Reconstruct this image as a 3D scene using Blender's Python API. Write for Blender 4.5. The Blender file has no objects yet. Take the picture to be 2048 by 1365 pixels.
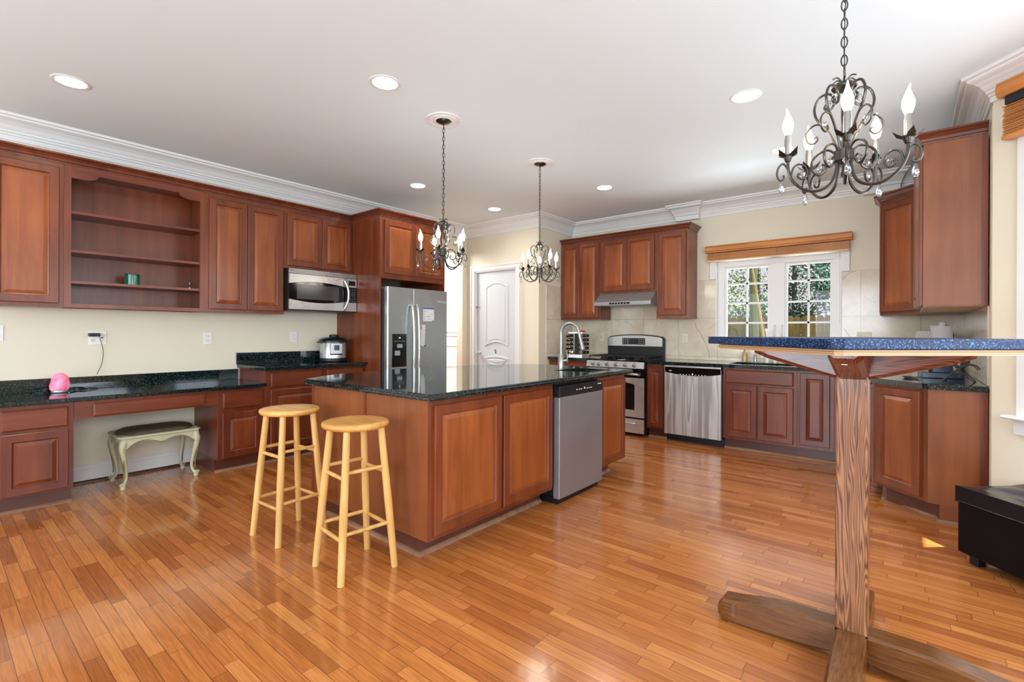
import bpy, bmesh, math, random
from math import sin, cos, pi, radians, sqrt
from mathutils import Vector, Matrix
random.seed(7)
SC = bpy.context.scene
COL = SC.collection

# ------------------------------------------------------------------ camera
HC = 1.235
yaw, roll = radians(39.373), radians(0.2657)
Fv = Vector((-sin(yaw), cos(yaw), 0)); R0 = Vector((cos(yaw), sin(yaw), 0)); U0 = Vector((0, 0, 1))
Rv = R0*cos(roll) + U0*sin(roll); Uv = U0*cos(roll) - R0*sin(roll)
cd = bpy.data.cameras.new('camera'); cam = bpy.data.objects.new('camera', cd); COL.objects.link(cam)
mw = Matrix.Identity(4)
for i in range(3):
    mw[i][0] = Rv[i]; mw[i][1] = Uv[i]; mw[i][2] = -Fv[i]
mw[2][3] = HC
cam.matrix_world = mw
cd.sensor_width = 36; cd.lens = 36*967.94/2048; cd.shift_y = -(682.5-665.67)/2048; cd.clip_start = 0.02; cd.clip_end = 200
SC.camera = cam

# ------------------------------------------------------------------ world, sun, daylight
SC.view_settings.view_transform = 'Standard'; SC.view_settings.look = 'None'
SC.view_settings.exposure = 0.15; SC.view_settings.gamma = 1.0; SC.view_settings.use_curve_mapping = False
w = bpy.data.worlds.new('world'); SC.world = w; w.use_nodes = True
bg = w.node_tree.nodes['Background']; bg.inputs[0].default_value = (0.86, 0.83, 0.90, 1); bg.inputs[1].default_value = 0.78
def sun_lamp():
    l = bpy.data.lights.new('sun', 'SUN'); l.energy = 26.0; l.angle = radians(0.5); l.color = (1, 0.95, 0.86)
    o = bpy.data.objects.new('sun', l); COL.objects.link(o)
    d = Vector((-0.5, -0.03, -0.866))
    o.rotation_euler = d.to_track_quat('-Z', 'Y').to_euler(); o.location = (5, 3, 8)
sun_lamp()
def area(name, loc, d, sx, sy, e, col):
    l = bpy.data.lights.new(name, 'AREA'); l.shape = 'RECTANGLE'; l.size = sx; l.size_y = sy; l.energy = e; l.color = col
    o = bpy.data.objects.new(name, l); COL.objects.link(o); o.location = loc
    o.rotation_euler = Vector(d).to_track_quat('-Z', 'Y').to_euler()
    return o
DAY = (0.78, 0.89, 1.0)
area('rear_window_light_a', (-3.6, -3.02, 1.45), (0.2, 1, -0.05), 1.5, 1.9, 62, DAY)
area('rear_window_light_b', (-1.2, -3.02, 1.45), (0, 1, 0.0), 1.5, 1.9, 105, DAY)
area('right_window_light_a', (1.50, 2.0, 1.50), (-1, 0.45, -0.25), 1.3, 1.45, 40, DAY)
area('right_window_light_b', (1.50, -0.6, 1.50), (-1, 0.3, -0.1), 1.7, 1.45, 84, DAY)
area('bay_window_light', (1.03, 3.60, 1.55), (-1, -0.9, 0.0), 0.8, 1.5, 17, DAY)
area('back_sky_fill', (-1.17, 7.3, 3.35), (0, -1, -0.75), 2.4, 1.2, 170, DAY)  # unseen lamp added above the back window to brighten the back
area('back_ceiling_fill', (-1.17, 7.7, 0.15), (0, -1, 1.0), 2.6, 1.3, 280, (0.88, 0.95, 1.0))  # unseen lamp added low outside to lighten the back ceiling
area('hall_light', (-6.1, 4.6, 2.6), (0, 0.5, -1), 1.0, 0.8, 66, (1, 0.98, 0.93))

# ------------------------------------------------------------------ materials
def lin(c):
    return tuple(((x/255)/12.92 if x/255 <= 0.04045 else ((x/255+0.055)/1.055)**2.4) for x in c) + (1,)
MATS = {}
def base_mat(name):
    m = bpy.data.materials.new(name); m.use_nodes = True; MATS[name] = m
    nt = m.node_tree; return m, nt, nt.nodes['Principled BSDF']
def plain(name, c, rough=0.5, metal=0.0, spec=0.5, coat=0.0, var=0.0, bump=0.0, bscale=60):
    m, nt, b = base_mat(name)
    b.inputs['Base Color'].default_value = lin(c); b.inputs['Roughness'].default_value = rough
    b.inputs['Metallic'].default_value = metal; b.inputs['Specular IOR Level'].default_value = spec
    b.inputs['Coat Weight'].default_value = coat; b.inputs['Coat Roughness'].default_value = 0.08
    tc = nt.nodes.new('ShaderNodeTexCoord'); n = nt.nodes.new('ShaderNodeTexNoise'); n.inputs['Scale'].default_value = bscale
    nt.links.new(tc.outputs['Object'], n.inputs['Vector'])
    if var > 0:
        mx = nt.nodes.new('ShaderNodeMix'); mx.data_type = 'RGBA'
        l = lin(c); mx.inputs[6].default_value = tuple(x*(1-var) for x in l[:3])+(1,); mx.inputs[7].default_value = tuple(min(1, x*(1+var)) for x in l[:3])+(1,)
        nt.links.new(n.outputs['Fac'], mx.inputs[0]); nt.links.new(mx.outputs[2], b.inputs['Base Color'])
    if bump > 0:
        bp = nt.nodes.new('ShaderNodeBump'); bp.inputs['Strength'].default_value = bump; bp.inputs['Distance'].default_value = 0.002
        nt.links.new(n.outputs['Fac'], bp.inputs['Height']); nt.links.new(bp.outputs[0], b.inputs['Normal'])
    return m
def wood(name, dark, mid, light, axis='z', rough=0.32, fine=1.0, coat=0.12, contrast=0.5, rings=False):
    m, nt, b = base_mat(name); N = nt.nodes.new; L = nt.links.new
    tc = N('ShaderNodeTexCoord'); oi = N('ShaderNodeObjectInfo')
    add = N('ShaderNodeVectorMath'); add.operation = 'ADD'
    mu = N('ShaderNodeVectorMath'); mu.operation = 'SCALE'; mu.inputs[0].default_value = (7.3, 3.1, 5.7)
    L(oi.outputs['Random'], mu.inputs['Scale']); L(tc.outputs['Object'], add.inputs[0]); L(mu.outputs[0], add.inputs[1])
    mp = N('ShaderNodeMapping'); s = {'x': (1.2, 14, 14), 'y': (14, 1.2, 14), 'z': (14, 14, 1.2)}[axis]
    mp.inputs['Scale'].default_value = tuple(v*fine for v in s); L(add.outputs[0], mp.inputs['Vector'])
    n1 = N('ShaderNodeTexNoise'); n1.inputs['Scale'].default_value = 1.0; n1.inputs['Detail'].default_value = 6; n1.inputs['Roughness'].default_value = 0.6; n1.inputs['Distortion'].default_value = 0.6
    L(mp.outputs[0], n1.inputs['Vector'])
    n2 = N('ShaderNodeTexNoise'); n2.inputs['Scale'].default_value = 2.2; n2.inputs['Detail'].default_value = 2
    L(add.outputs[0], n2.inputs['Vector'])
    out = n1.outputs['Fac']
    if rings:
        mp2 = N('ShaderNodeMapping'); s2 = {'x': (0.35, 5, 5), 'y': (5, 0.35, 5), 'z': (5, 5, 0.35)}[axis]
        mp2.inputs['Scale'].default_value = s2; L(add.outputs[0], mp2.inputs['Vector'])
        n3 = N('ShaderNodeTexNoise'); n3.inputs['Scale'].default_value = 1.5; n3.inputs['Detail'].default_value = 3; n3.inputs['Distortion'].default_value = 0.3; L(mp2.outputs[0], n3.inputs['Vector'])
        mul = N('ShaderNodeMath'); mul.operation = 'MULTIPLY'; mul.inputs[1].default_value = 330; L(n3.outputs['Fac'], mul.inputs[0])
        sn = N('ShaderNodeMath'); sn.operation = 'SINE'; L(mul.outputs[0], sn.inputs[0])
        mr = N('ShaderNodeMapRange'); mr.inputs['From Min'].default_value = -1; mr.inputs['From Max'].default_value = 1; L(sn.outputs[0], mr.inputs['Value'])
        av = N('ShaderNodeMath'); av.operation = 'MULTIPLY_ADD'; av.inputs[1].default_value = 0.55; L(mr.outputs[0], av.inputs[0])
        hf = N('ShaderNodeMath'); hf.operation = 'MULTIPLY'; hf.inputs[1].default_value = 0.5; L(n1.outputs['Fac'], hf.inputs[0]); L(hf.outputs[0], av.inputs[2])
        out = av.outputs[0]
    cr = N('ShaderNodeValToRGB'); e = cr.color_ramp.elements
    e[0].position = 0.5-contrast*0.45; e[0].color = lin(dark); e[1].position = 0.5+contrast*0.45; e[1].color = lin(light)
    x = e.new(0.5); x.color = lin(mid); L(out, cr.inputs[0])
    mx = N('ShaderNodeMix'); mx.data_type = 'RGBA'; mx.blend_type = 'MULTIPLY'; mx.inputs[0].default_value = 0.8
    cr2 = N('ShaderNodeValToRGB'); cr2.color_ramp.elements[0].position = 0.3; cr2.color_ramp.elements[0].color = (0.78, 0.74, 0.72, 1)
    cr2.color_ramp.elements[1].position = 0.7; cr2.color_ramp.elements[1].color = (1.12, 1.12, 1.12, 1)
    L(n2.outputs['Fac'], cr2.inputs[0]); L(cr.outputs[0], mx.inputs[6]); L(cr2.outputs[0], mx.inputs[7]); L(mx.outputs[2], b.inputs['Base Color'])
    b.inputs['Roughness'].default_value = rough; b.inputs['Coat Weight'].default_value = coat; b.inputs['Coat Roughness'].default_value = 0.15
    return m
def granite(name, basec, fleck, fleck2, rough=0.06, scale=160, amount=0.6):
    m, nt, b = base_mat(name); N = nt.nodes.new; L = nt.links.new
    tc = N('ShaderNodeTexCoord'); v = N('ShaderNodeTexVoronoi'); v.inputs['Scale'].default_value = scale; L(tc.outputs['Object'], v.inputs['Vector'])
    n = N('ShaderNodeTexNoise'); n.inputs['Scale'].default_value = scale*0.35; n.inputs['Detail'].default_value = 4; L(tc.outputs['Object'], n.inputs['Vector'])
    cr = N('ShaderNodeValToRGB'); e = cr.color_ramp.elements; e[0].position = amount; e[0].color = lin(basec); e[1].position = amount+0.16; e[1].color = lin(fleck)
    L(n.outputs['Fac'], cr.inputs[0])
    sp = N('ShaderNodeSeparateColor'); L(v.outputs['Color'], sp.inputs[0])
    gt = N('ShaderNodeMath'); gt.operation = 'GREATER_THAN'; gt.inputs[1].default_value = 0.90; L(sp.outputs[0], gt.inputs[0])
    mx = N('ShaderNodeMix'); mx.data_type = 'RGBA'; mx.inputs[7].default_value = lin(fleck2)
    L(gt.outputs[0], mx.inputs[0]); L(cr.outputs[0], mx.inputs[6]); L(mx.outputs[2], b.inputs['Base Color'])
    b.inputs['Roughness'].default_value = rough; b.inputs['Specular IOR Level'].default_value = 0.7
    return m
def steel(name, c, rough=0.27, axis='x'):
    m, nt, b = base_mat(name); N = nt.nodes.new; L = nt.links.new
    tc = N('ShaderNodeTexCoord'); mp = N('ShaderNodeMapping'); mp.inputs['Scale'].default_value = (4, 4, 500) if axis == 'x' else (500, 500, 4)
    L(tc.outputs['Object'], mp.inputs['Vector']); n = N('ShaderNodeTexNoise'); n.inputs['Scale'].default_value = 1; n.inputs['Detail'].default_value = 2; L(mp.outputs[0], n.inputs['Vector'])
    bp = N('ShaderNodeBump'); bp.inputs['Strength'].default_value = 0.015; bp.inputs['Distance'].default_value = 0.0005; L(n.outputs['Fac'], bp.inputs['Height']); L(bp.outputs[0], b.inputs['Normal'])
    n2 = N('ShaderNodeTexNoise'); n2.inputs['Scale'].default_value = 3.0; L(tc.outputs['Object'], n2.inputs['Vector'])
    mr = N('ShaderNodeMapRange'); mr.inputs['To Min'].default_value = rough*0.8; mr.inputs['To Max'].default_value = rough*1.25; L(n2.outputs['Fac'], mr.inputs['Value']); L(mr.outputs[0], b.inputs['Roughness'])
    b.inputs['Base Color'].default_value = lin(c); b.inputs['Metallic'].default_value = 0.78
    return m
def emit(name, c, s):
    m, nt, b = base_mat(name); b.inputs['Base Color'].default_value = lin(c)
    b.inputs['Emission Color'].default_value = lin(c); b.inputs['Emission Strength'].default_value = s
    return m
def glassy(name, tint=(1, 1, 1, 1), mix=0.25, rough=0.0, base=0.0):
    m = bpy.data.materials.new(name); m.use_nodes = True; MATS[name] = m; nt = m.node_tree; nt.nodes.clear(); N = nt.nodes.new; L = nt.links.new
    o = N('ShaderNodeOutputMaterial'); t = N('ShaderNodeBsdfTransparent'); t.inputs[0].default_value = tint
    g = N('ShaderNodeBsdfGlossy'); g.inputs['Roughness'].default_value = rough; f = N('ShaderNodeFresnel'); f.inputs[0].default_value = 1.45
    mm = N('ShaderNodeMath'); mm.operation = 'MULTIPLY_ADD'; mm.inputs[1].default_value = mix; mm.inputs[2].default_value = base
    L(f.outputs[0], mm.inputs[0]); mx = N('ShaderNodeMixShader'); L(mm.outputs[0], mx.inputs[0]); L(t.outputs[0], mx.inputs[1]); L(g.outputs[0], mx.inputs[2]); L(mx.outputs[0], o.inputs[0])
    return m

CHZ = wood('cherry_frame', (96, 44, 19), (118, 56, 26), (134, 69, 34), 'z')
CHP = wood('cherry_panel', (120, 60, 24), (146, 77, 34), (164, 93, 44), 'z')
CLZ = wood('cherry_base_frame_shaded', (84, 36, 18), (104, 46, 25), (120, 58, 33), 'z')  # redder base-cabinet cherry; part of the shade down low is in the colour
CLP = wood('cherry_base_panel_shaded', (94, 43, 20), (116, 54, 28), (134, 68, 37), 'z')
CHX = wood('cherry_horizontal', (90, 39, 19), (112, 51, 27), (130, 65, 36), 'x')  # drawers and shelves, darkened partly for shade like the base cherry
CHD = wood('cherry_toe_kick', (70, 36, 26), (88, 46, 33), (102, 56, 40), 'x', rough=0.4)
CHS = wood('cherry_side', (110, 58, 27), (132, 73, 37), (148, 88, 47), 'z', contrast=0.8)
SHOE = wood('bare_shoe_wood', (118, 84, 62), (150, 112, 86), (176, 142, 112), 'x', rough=0.6, coat=0)
CHM = wood('cherry_moulding', (84, 38, 24), (106, 52, 33), (124, 64, 41), 'x', rough=0.25)
MAPLE = wood('maple_underside', (216, 184, 138), (232, 204, 160), (240, 216, 176), 'x', rough=0.5, coat=0)
STOOLW = wood('stool_wood', (200, 148, 78), (219, 172, 100), (232, 190, 122), 'z', rough=0.28, fine=1.3)
STOOLS = wood('stool_seat_wood', (206, 148, 72), (222, 168, 90), (234, 188, 114), 'x', rough=0.25, fine=1.1)
OAK = wood('dark_oak', (62, 34, 20), (136, 86, 52), (166, 116, 78), 'z', rough=0.32, fine=4.5, contrast=0.75, rings=True)
OAKX = wood('dark_oak_x', (66, 38, 18), (108, 68, 34), (130, 86, 48), 'x', rough=0.2, fine=7.0, contrast=0.7)
OAKY = wood('dark_oak_y', (58, 32, 14), (98, 60, 32), (122, 78, 44), 'y', rough=0.25, fine=4.0, contrast=0.8)
REDX = wood('red_oak_x', (58, 24, 14), (112, 56, 38), (134, 76, 54), 'x', rough=0.22, fine=4.2, contrast=0.75, rings=True)
REDY = wood('red_oak_y', (74, 28, 14), (110, 50, 30), (130, 66, 42), 'y', rough=0.22, fine=2.6, contrast=0.9)
BLIND = wood('blind_wood', (180, 108, 44), (201, 128, 60), (216, 146, 78), 'x', rough=0.35, fine=1.2)
FENCE = wood('fence_wood', (66, 58, 30), (98, 88, 48), (122, 112, 66), 'z', rough=0.9, coat=0)
GRAN = granite('dark_green_granite', (6, 16, 18), (20, 42, 44), (66, 92, 86), 0.055, 210, 0.47)
GRANB = granite('blue_flecked_granite', (8, 28, 58), (26, 62, 112), (84, 122, 172), 0.42, 330, 0.48); GRANB.node_tree.nodes['Principled BSDF'].inputs['Specular IOR Level'].default_value = 0.25
STEEL = steel('stainless_steel', (205, 205, 202)); STEELD = steel('dark_stainless_steel', (168, 170, 173), 0.42); STEELV = steel('fridge_steel', (176, 184, 184), 0.28)
NICKEL = plain('brushed_nickel', (158, 158, 154), 0.33, 0.9)
CHROME = plain('chrome', (225, 228, 230), 0.06, 1.0)
BLACK = plain('black_gloss', (10, 11, 13), 0.08); BLACKM = plain('black_matte', (16, 17, 20), 0.45); DARKG = plain('dark_gray', (58, 60, 64), 0.4)
IRON = plain('cast_iron', (22, 23, 26), 0.5); BRONZE = plain('dark_bronze', (78, 76, 70), 0.3, 0.9)
WALLM = plain('cream_wall_paint', (230, 222, 200), 0.6, var=0.015, bscale=3)
WALLP = plain('pale_wall_paint', (206, 214, 214), 0.6, var=0.015, bscale=3)
CEILM = plain('ceiling_paint', (230, 241, 245), 0.7)
TRIM = plain('white_trim_paint', (232, 232, 230), 0.35); WHITE = plain('white_plastic', (235, 235, 230), 0.35); DOORW = plain('white_door_paint', (212, 217, 221), 0.35)
IVORY = plain('ivory_plastic', (226, 220, 200), 0.4)
LEATHER = plain('black_leather', (6, 6, 10), 0.42, spec=0.2, bump=0.2, bscale=220)
LEATHERL = plain('shiny_black_leather', (9, 13, 22), 0.25, coat=0.1, spec=0.35)
BULB = emit('lamp_glow', (255, 240, 215), 14); CANL = emit('can_light_glow', (255, 250, 240), 9)
GLASS = glassy('window_glass'); CRYS = glassy('crystal_glass', (0.88, 0.9, 0.93, 1), 0.8, 0.0, 0.15); CLEARP = plain('clear_plastic', (232, 236, 240), 0.12); CLEARP.node_tree.nodes['Principled BSDF'].inputs['Alpha'].default_value = 0.32
GREENG = plain('green_glass', (6, 96, 70), 0.12, coat=0.5, var=0.3, bscale=8); RED = plain('red_plastic', (196, 24, 30), 0.3)
BLUEB = plain('blue_black_enamel', (28, 52, 74), 0.25); PAPER = plain('white_paper', (226, 228, 230), 0.7)
SEATG = plain('mottled_brown_fabric', (74, 62, 44), 0.55, var=0.35, bscale=14); CREAMP = plain('antique_cream_paint', (190, 190, 158), 0.4, var=0.12, bscale=25)
GOLD = plain('antique_gold_paint', (134, 116, 58), 0.45, var=0.2, bscale=40)
FELT = plain('black_felt', (4, 4, 5), 0.95)
SOIL = plain('yard_soil', (96, 92, 62), 0.95, var=0.3, bscale=4)
LEAF1 = plain('evergreen_leaf', (38, 74, 62), 0.5, var=0.4, bscale=3); LEAF2 = plain('bright_leaf', (84, 112, 62), 0.5, var=0.4, bscale=3)
BARK = plain('gray_bark', (74, 70, 70), 0.9, var=0.3, bscale=20); BAMBOO = plain('mossy_green_trunk', (46, 60, 22), 0.6, var=0.3, bscale=10)

def salt_mat():
    m, nt, b = base_mat('pink_salt'); N = nt.nodes.new; L = nt.links.new
    tc = N('ShaderNodeTexCoord'); n = N('ShaderNodeTexNoise'); n.inputs['Scale'].default_value = 14; L(tc.outputs['Object'], n.inputs['Vector'])
    cr = N('ShaderNodeValToRGB'); e = cr.color_ramp.elements; e[0].position = 0.35; e[0].color = lin((224, 84, 122)); e[1].position = 0.65; e[1].color = lin((240, 160, 196))
    L(n.outputs['Fac'], cr.inputs[0]); L(cr.outputs[0], b.inputs['Base Color']); L(cr.outputs[0], b.inputs['Emission Color']); b.inputs['Emission Strength'].default_value = 0.35
    b.inputs['Roughness'].default_value = 0.4
    return m
SALT = salt_mat()
def floor_mat():
    m, nt, b = base_mat('oak_strip_floor'); N = nt.nodes.new; L = nt.links.new
    def M(op, a, bb=None, c=None):
        x = N('ShaderNodeMath'); x.operation = op
        for i, v in enumerate((a, bb, c)):
            if v is None: continue
            if isinstance(v, (int, float)): x.inputs[i].default_value = v
            else: L(v, x.inputs[i])
        return x.outputs[0]
    tc = N('ShaderNodeTexCoord'); sp = N('ShaderNodeSeparateXYZ'); L(tc.outputs['Object'], sp.inputs[0])
    yr = M('DIVIDE', sp.outputs['Y'], 0.0545); row = M('FLOOR', yr); fy = M('FRACT', yr)
    wn = N('ShaderNodeTexWhiteNoise'); wn.noise_dimensions = '1D'; L(row, wn.inputs['W'])
    ln = M('MULTIPLY_ADD', wn.outputs['Value'], 0.35, 0.32)
    wn2 = N('ShaderNodeTexWhiteNoise'); wn2.noise_dimensions = '1D'; L(M('ADD', row, 77.3), wn2.inputs['W'])
    xo = M('MULTIPLY_ADD', wn2.outputs['Value'], 3.0, sp.outputs['X']); xr = M('DIVIDE', xo, ln); bi = M('FLOOR', xr); fx = M('FRACT', xr)
    cv = N('ShaderNodeCombineXYZ'); L(row, cv.inputs[0]); L(bi, cv.inputs[1])
    wn3 = N('ShaderNodeTexWhiteNoise'); wn3.noise_dimensions = '2D'; L(cv.outputs[0], wn3.inputs['Vector'])
    # grooves
    ey = M('MINIMUM', fy, M('SUBTRACT', 1.0, fy)); gy = M('LESS_THAN', ey, 0.022)
    ex = M('MULTIPLY', M('MINIMUM', fx, M('SUBTRACT', 1.0, fx)), ln); gx = M('LESS_THAN', ex, 0.0011)
    gv = M('MAXIMUM', gy, gx)
    gr = N('ShaderNodeMapping'); gr.inputs['Scale'].default_value = (3.0, 55, 1)
    off = N('ShaderNodeVectorMath'); off.operation = 'ADD'; sc = N('ShaderNodeVectorMath'); sc.operation = 'SCALE'; sc.inputs['Scale'].default_value = 9
    L(wn3.outputs['Color'], sc.inputs[0]); L(tc.outputs['Object'], off.inputs[0]); L(sc.outputs[0], off.inputs[1]); L(off.outputs[0], gr.inputs['Vector'])
    n = N('ShaderNodeTexNoise'); n.inputs['Scale'].default_value = 1.4; n.inputs['Detail'].default_value = 6; n.inputs['Distortion'].default_value = 1.2; L(gr.outputs[0], n.inputs['Vector'])
    cr = N('ShaderNodeValToRGB'); e = cr.color_ramp.elements
    e[0].position = 0.0; e[0].color = lin((160, 91, 42)); e[1].position = 1.0; e[1].color = lin((204, 133, 72))
    a = e.new(0.25); a.color = lin((179, 107, 53)); a = e.new(0.8); a.color = lin((191, 119, 60))
    L(wn3.outputs['Value'], cr.inputs[0])
    cg = N('ShaderNodeValToRGB'); e = cg.color_ramp.elements; e[0].position = 0.3; e[0].color = (0.74, 0.70, 0.66, 1); e[1].position = 0.62; e[1].color = (1.06, 1.06, 1.06, 1); L(n.outputs['Fac'], cg.inputs[0])
    mx = N('ShaderNodeMix'); mx.data_type = 'RGBA'; mx.blend_type = 'MULTIPLY'; mx.inputs[0].default_value = 1; L(cr.outputs[0], mx.inputs[6]); L(cg.outputs[0], mx.inputs[7])
    m2 = N('ShaderNodeMix'); m2.data_type = 'RGBA'; m2.inputs[7].default_value = lin((72, 38, 20)); L(M('MULTIPLY', gv, 0.75), m2.inputs[0]); L(mx.outputs[2], m2.inputs[6])
    L(m2.outputs[2], b.inputs['Base Color'])
    nb = N('ShaderNodeTexNoise'); nb.inputs['Scale'].default_value = 2.5; L(tc.outputs['Object'], nb.inputs['Vector'])
    rr = N('ShaderNodeMapRange'); rr.inputs['To Min'].default_value = 0.16; rr.inputs['To Max'].default_value = 0.27; L(nb.outputs['Fac'], rr.inputs['Value']); L(rr.outputs[0], b.inputs['Roughness'])
    bp = N('ShaderNodeBump'); bp.inputs['Strength'].default_value = 0.25; bp.inputs['Distance'].default_value = 0.0012
    hh = M('MULTIPLY_ADD', gv, -1.0, M('MULTIPLY', wn3.outputs['Value'], 0.35)); L(hh, bp.inputs['Height']); L(bp.outputs[0], b.inputs['Normal'])
    b.inputs['Coat Weight'].default_value = 0.6; b.inputs['Coat Roughness'].default_value = 0.09
    return m
FLOORM = floor_mat()
def tile_mat():
    m, nt, b = base_mat('marble_wall_tile'); N = nt.nodes.new; L = nt.links.new
    tc = N('ShaderNodeTexCoord'); sp = N('ShaderNodeSeparateXYZ'); L(tc.outputs['Object'], sp.inputs[0])
    def M(op, a, bb=None, c=None):
        x = N('ShaderNodeMath'); x.operation = op
        for i, v in enumerate((a, bb, c)):
            if v is None: continue
            if isinstance(v, (int, float)): x.inputs[i].default_value = v
            else: L(v, x.inputs[i])
        return x.outputs[0]
    u = M('ADD', sp.outputs['X'], sp.outputs['Y'])
    ux = M('DIVIDE', M('ADD', u, 2.726+0.0), 0.4665); uz = M('DIVIDE', M('SUBTRACT', sp.outputs['Z'], 1.4195), 0.4665)
    fx = M('FRACT', ux); fz = M('FRACT', uz)
    ex = M('MINIMUM', fx, M('SUBTRACT', 1.0, fx)); ez = M('MINIMUM', fz, M('SUBTRACT', 1.0, fz))
    g = M('LESS_THAN', M('MINIMUM', ex, ez), 0.0035)
    cv = N('ShaderNodeCombineXYZ'); L(M('FLOOR', ux), cv.inputs[0]); L(M('FLOOR', uz), cv.inputs[1])
    wn = N('ShaderNodeTexWhiteNoise'); wn.noise_dimensions = '2D'; L(cv.outputs[0], wn.inputs['Vector'])
    sc = N('ShaderNodeVectorMath'); sc.operation = 'SCALE'; sc.inputs['Scale'].default_value = 5; L(wn.outputs['Color'], sc.inputs[0])
    ad = N('ShaderNodeVectorMath'); ad.operation = 'ADD'; L(tc.outputs['Object'], ad.inputs[0]); L(sc.outputs[0], ad.inputs[1])
    n = N('ShaderNodeTexNoise'); n.inputs['Scale'].default_value = 5; n.inputs['Detail'].default_value = 8; n.inputs['Roughness'].default_value = 0.65; L(ad.outputs[0], n.inputs['Vector'])
    cr = N('ShaderNodeValToRGB'); e = cr.color_ramp.elements; e[0].position = 0.3; e[0].color = lin((206, 192, 168)); e[1].position = 0.7; e[1].color = lin((230, 219, 198)); L(n.outputs['Fac'], cr.inputs[0])
    wv = N('ShaderNodeTexNoise'); wv.inputs['Scale'].default_value = 2.6; wv.inputs['Detail'].default_value = 3; wv.inputs['Distortion'].default_value = 0.4; L(ad.outputs[0], wv.inputs['Vector'])
    vein = M('LESS_THAN', M('ABSOLUTE', M('SUBTRACT', wv.outputs['Fac'], 0.56)), 0.0010)
    n4 = N('ShaderNodeTexNoise'); n4.inputs['Scale'].default_value = 2.0; L(ad.outputs[0], n4.inputs['Vector'])
    vein = M('MULTIPLY', vein, M('GREATER_THAN', n4.outputs['Fac'], 0.46))
    mx = N('ShaderNodeMix'); mx.data_type = 'RGBA'; mx.inputs[7].default_value = lin((120, 96, 74)); L(M('MULTIPLY', vein, 0.45), mx.inputs[0]); L(cr.outputs[0], mx.inputs[6])
    m2 = N('ShaderNodeMix'); m2.data_type = 'RGBA'; m2.inputs[7].default_value = lin((150, 142, 122)); L(g, m2.inputs[0]); L(mx.outputs[2], m2.inputs[6]); L(m2.outputs[2], b.inputs['Base Color'])
    b.inputs['Roughness'].default_value = 0.12
    return m
TILEM = tile_mat()
def dirty_steel():
    m = steel('streaked_steel', (176, 176, 172), 0.42); nt = m.node_tree; N = nt.nodes.new; L = nt.links.new; b = nt.nodes['Principled BSDF']
    tc = N('ShaderNodeTexCoord'); mp = N('ShaderNodeMapping'); mp.inputs['Scale'].default_value = (9, 1, 0.35); L(tc.outputs['Object'], mp.inputs['Vector'])
    n = N('ShaderNodeTexNoise'); n.inputs['Scale'].default_value = 1.6; n.inputs['Detail'].default_value = 1; n.inputs['Distortion'].default_value = 0.15; L(mp.outputs[0], n.inputs['Vector'])
    cr = N('ShaderNodeValToRGB'); e = cr.color_ramp.elements; e[0].position = 0.4; e[0].color = lin((165, 165, 164)); e[1].position = 0.52; e[1].color = lin((222, 222, 220)); x = e.new(0.55); x.color = lin((168, 168, 165)); x = e.new(0.66); x.color = lin((205, 205, 202))
    L(n.outputs['Fac'], cr.inputs[0]); L(cr.outputs[0], b.inputs['Base Color']); return m
STEELW = dirty_steel()

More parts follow.
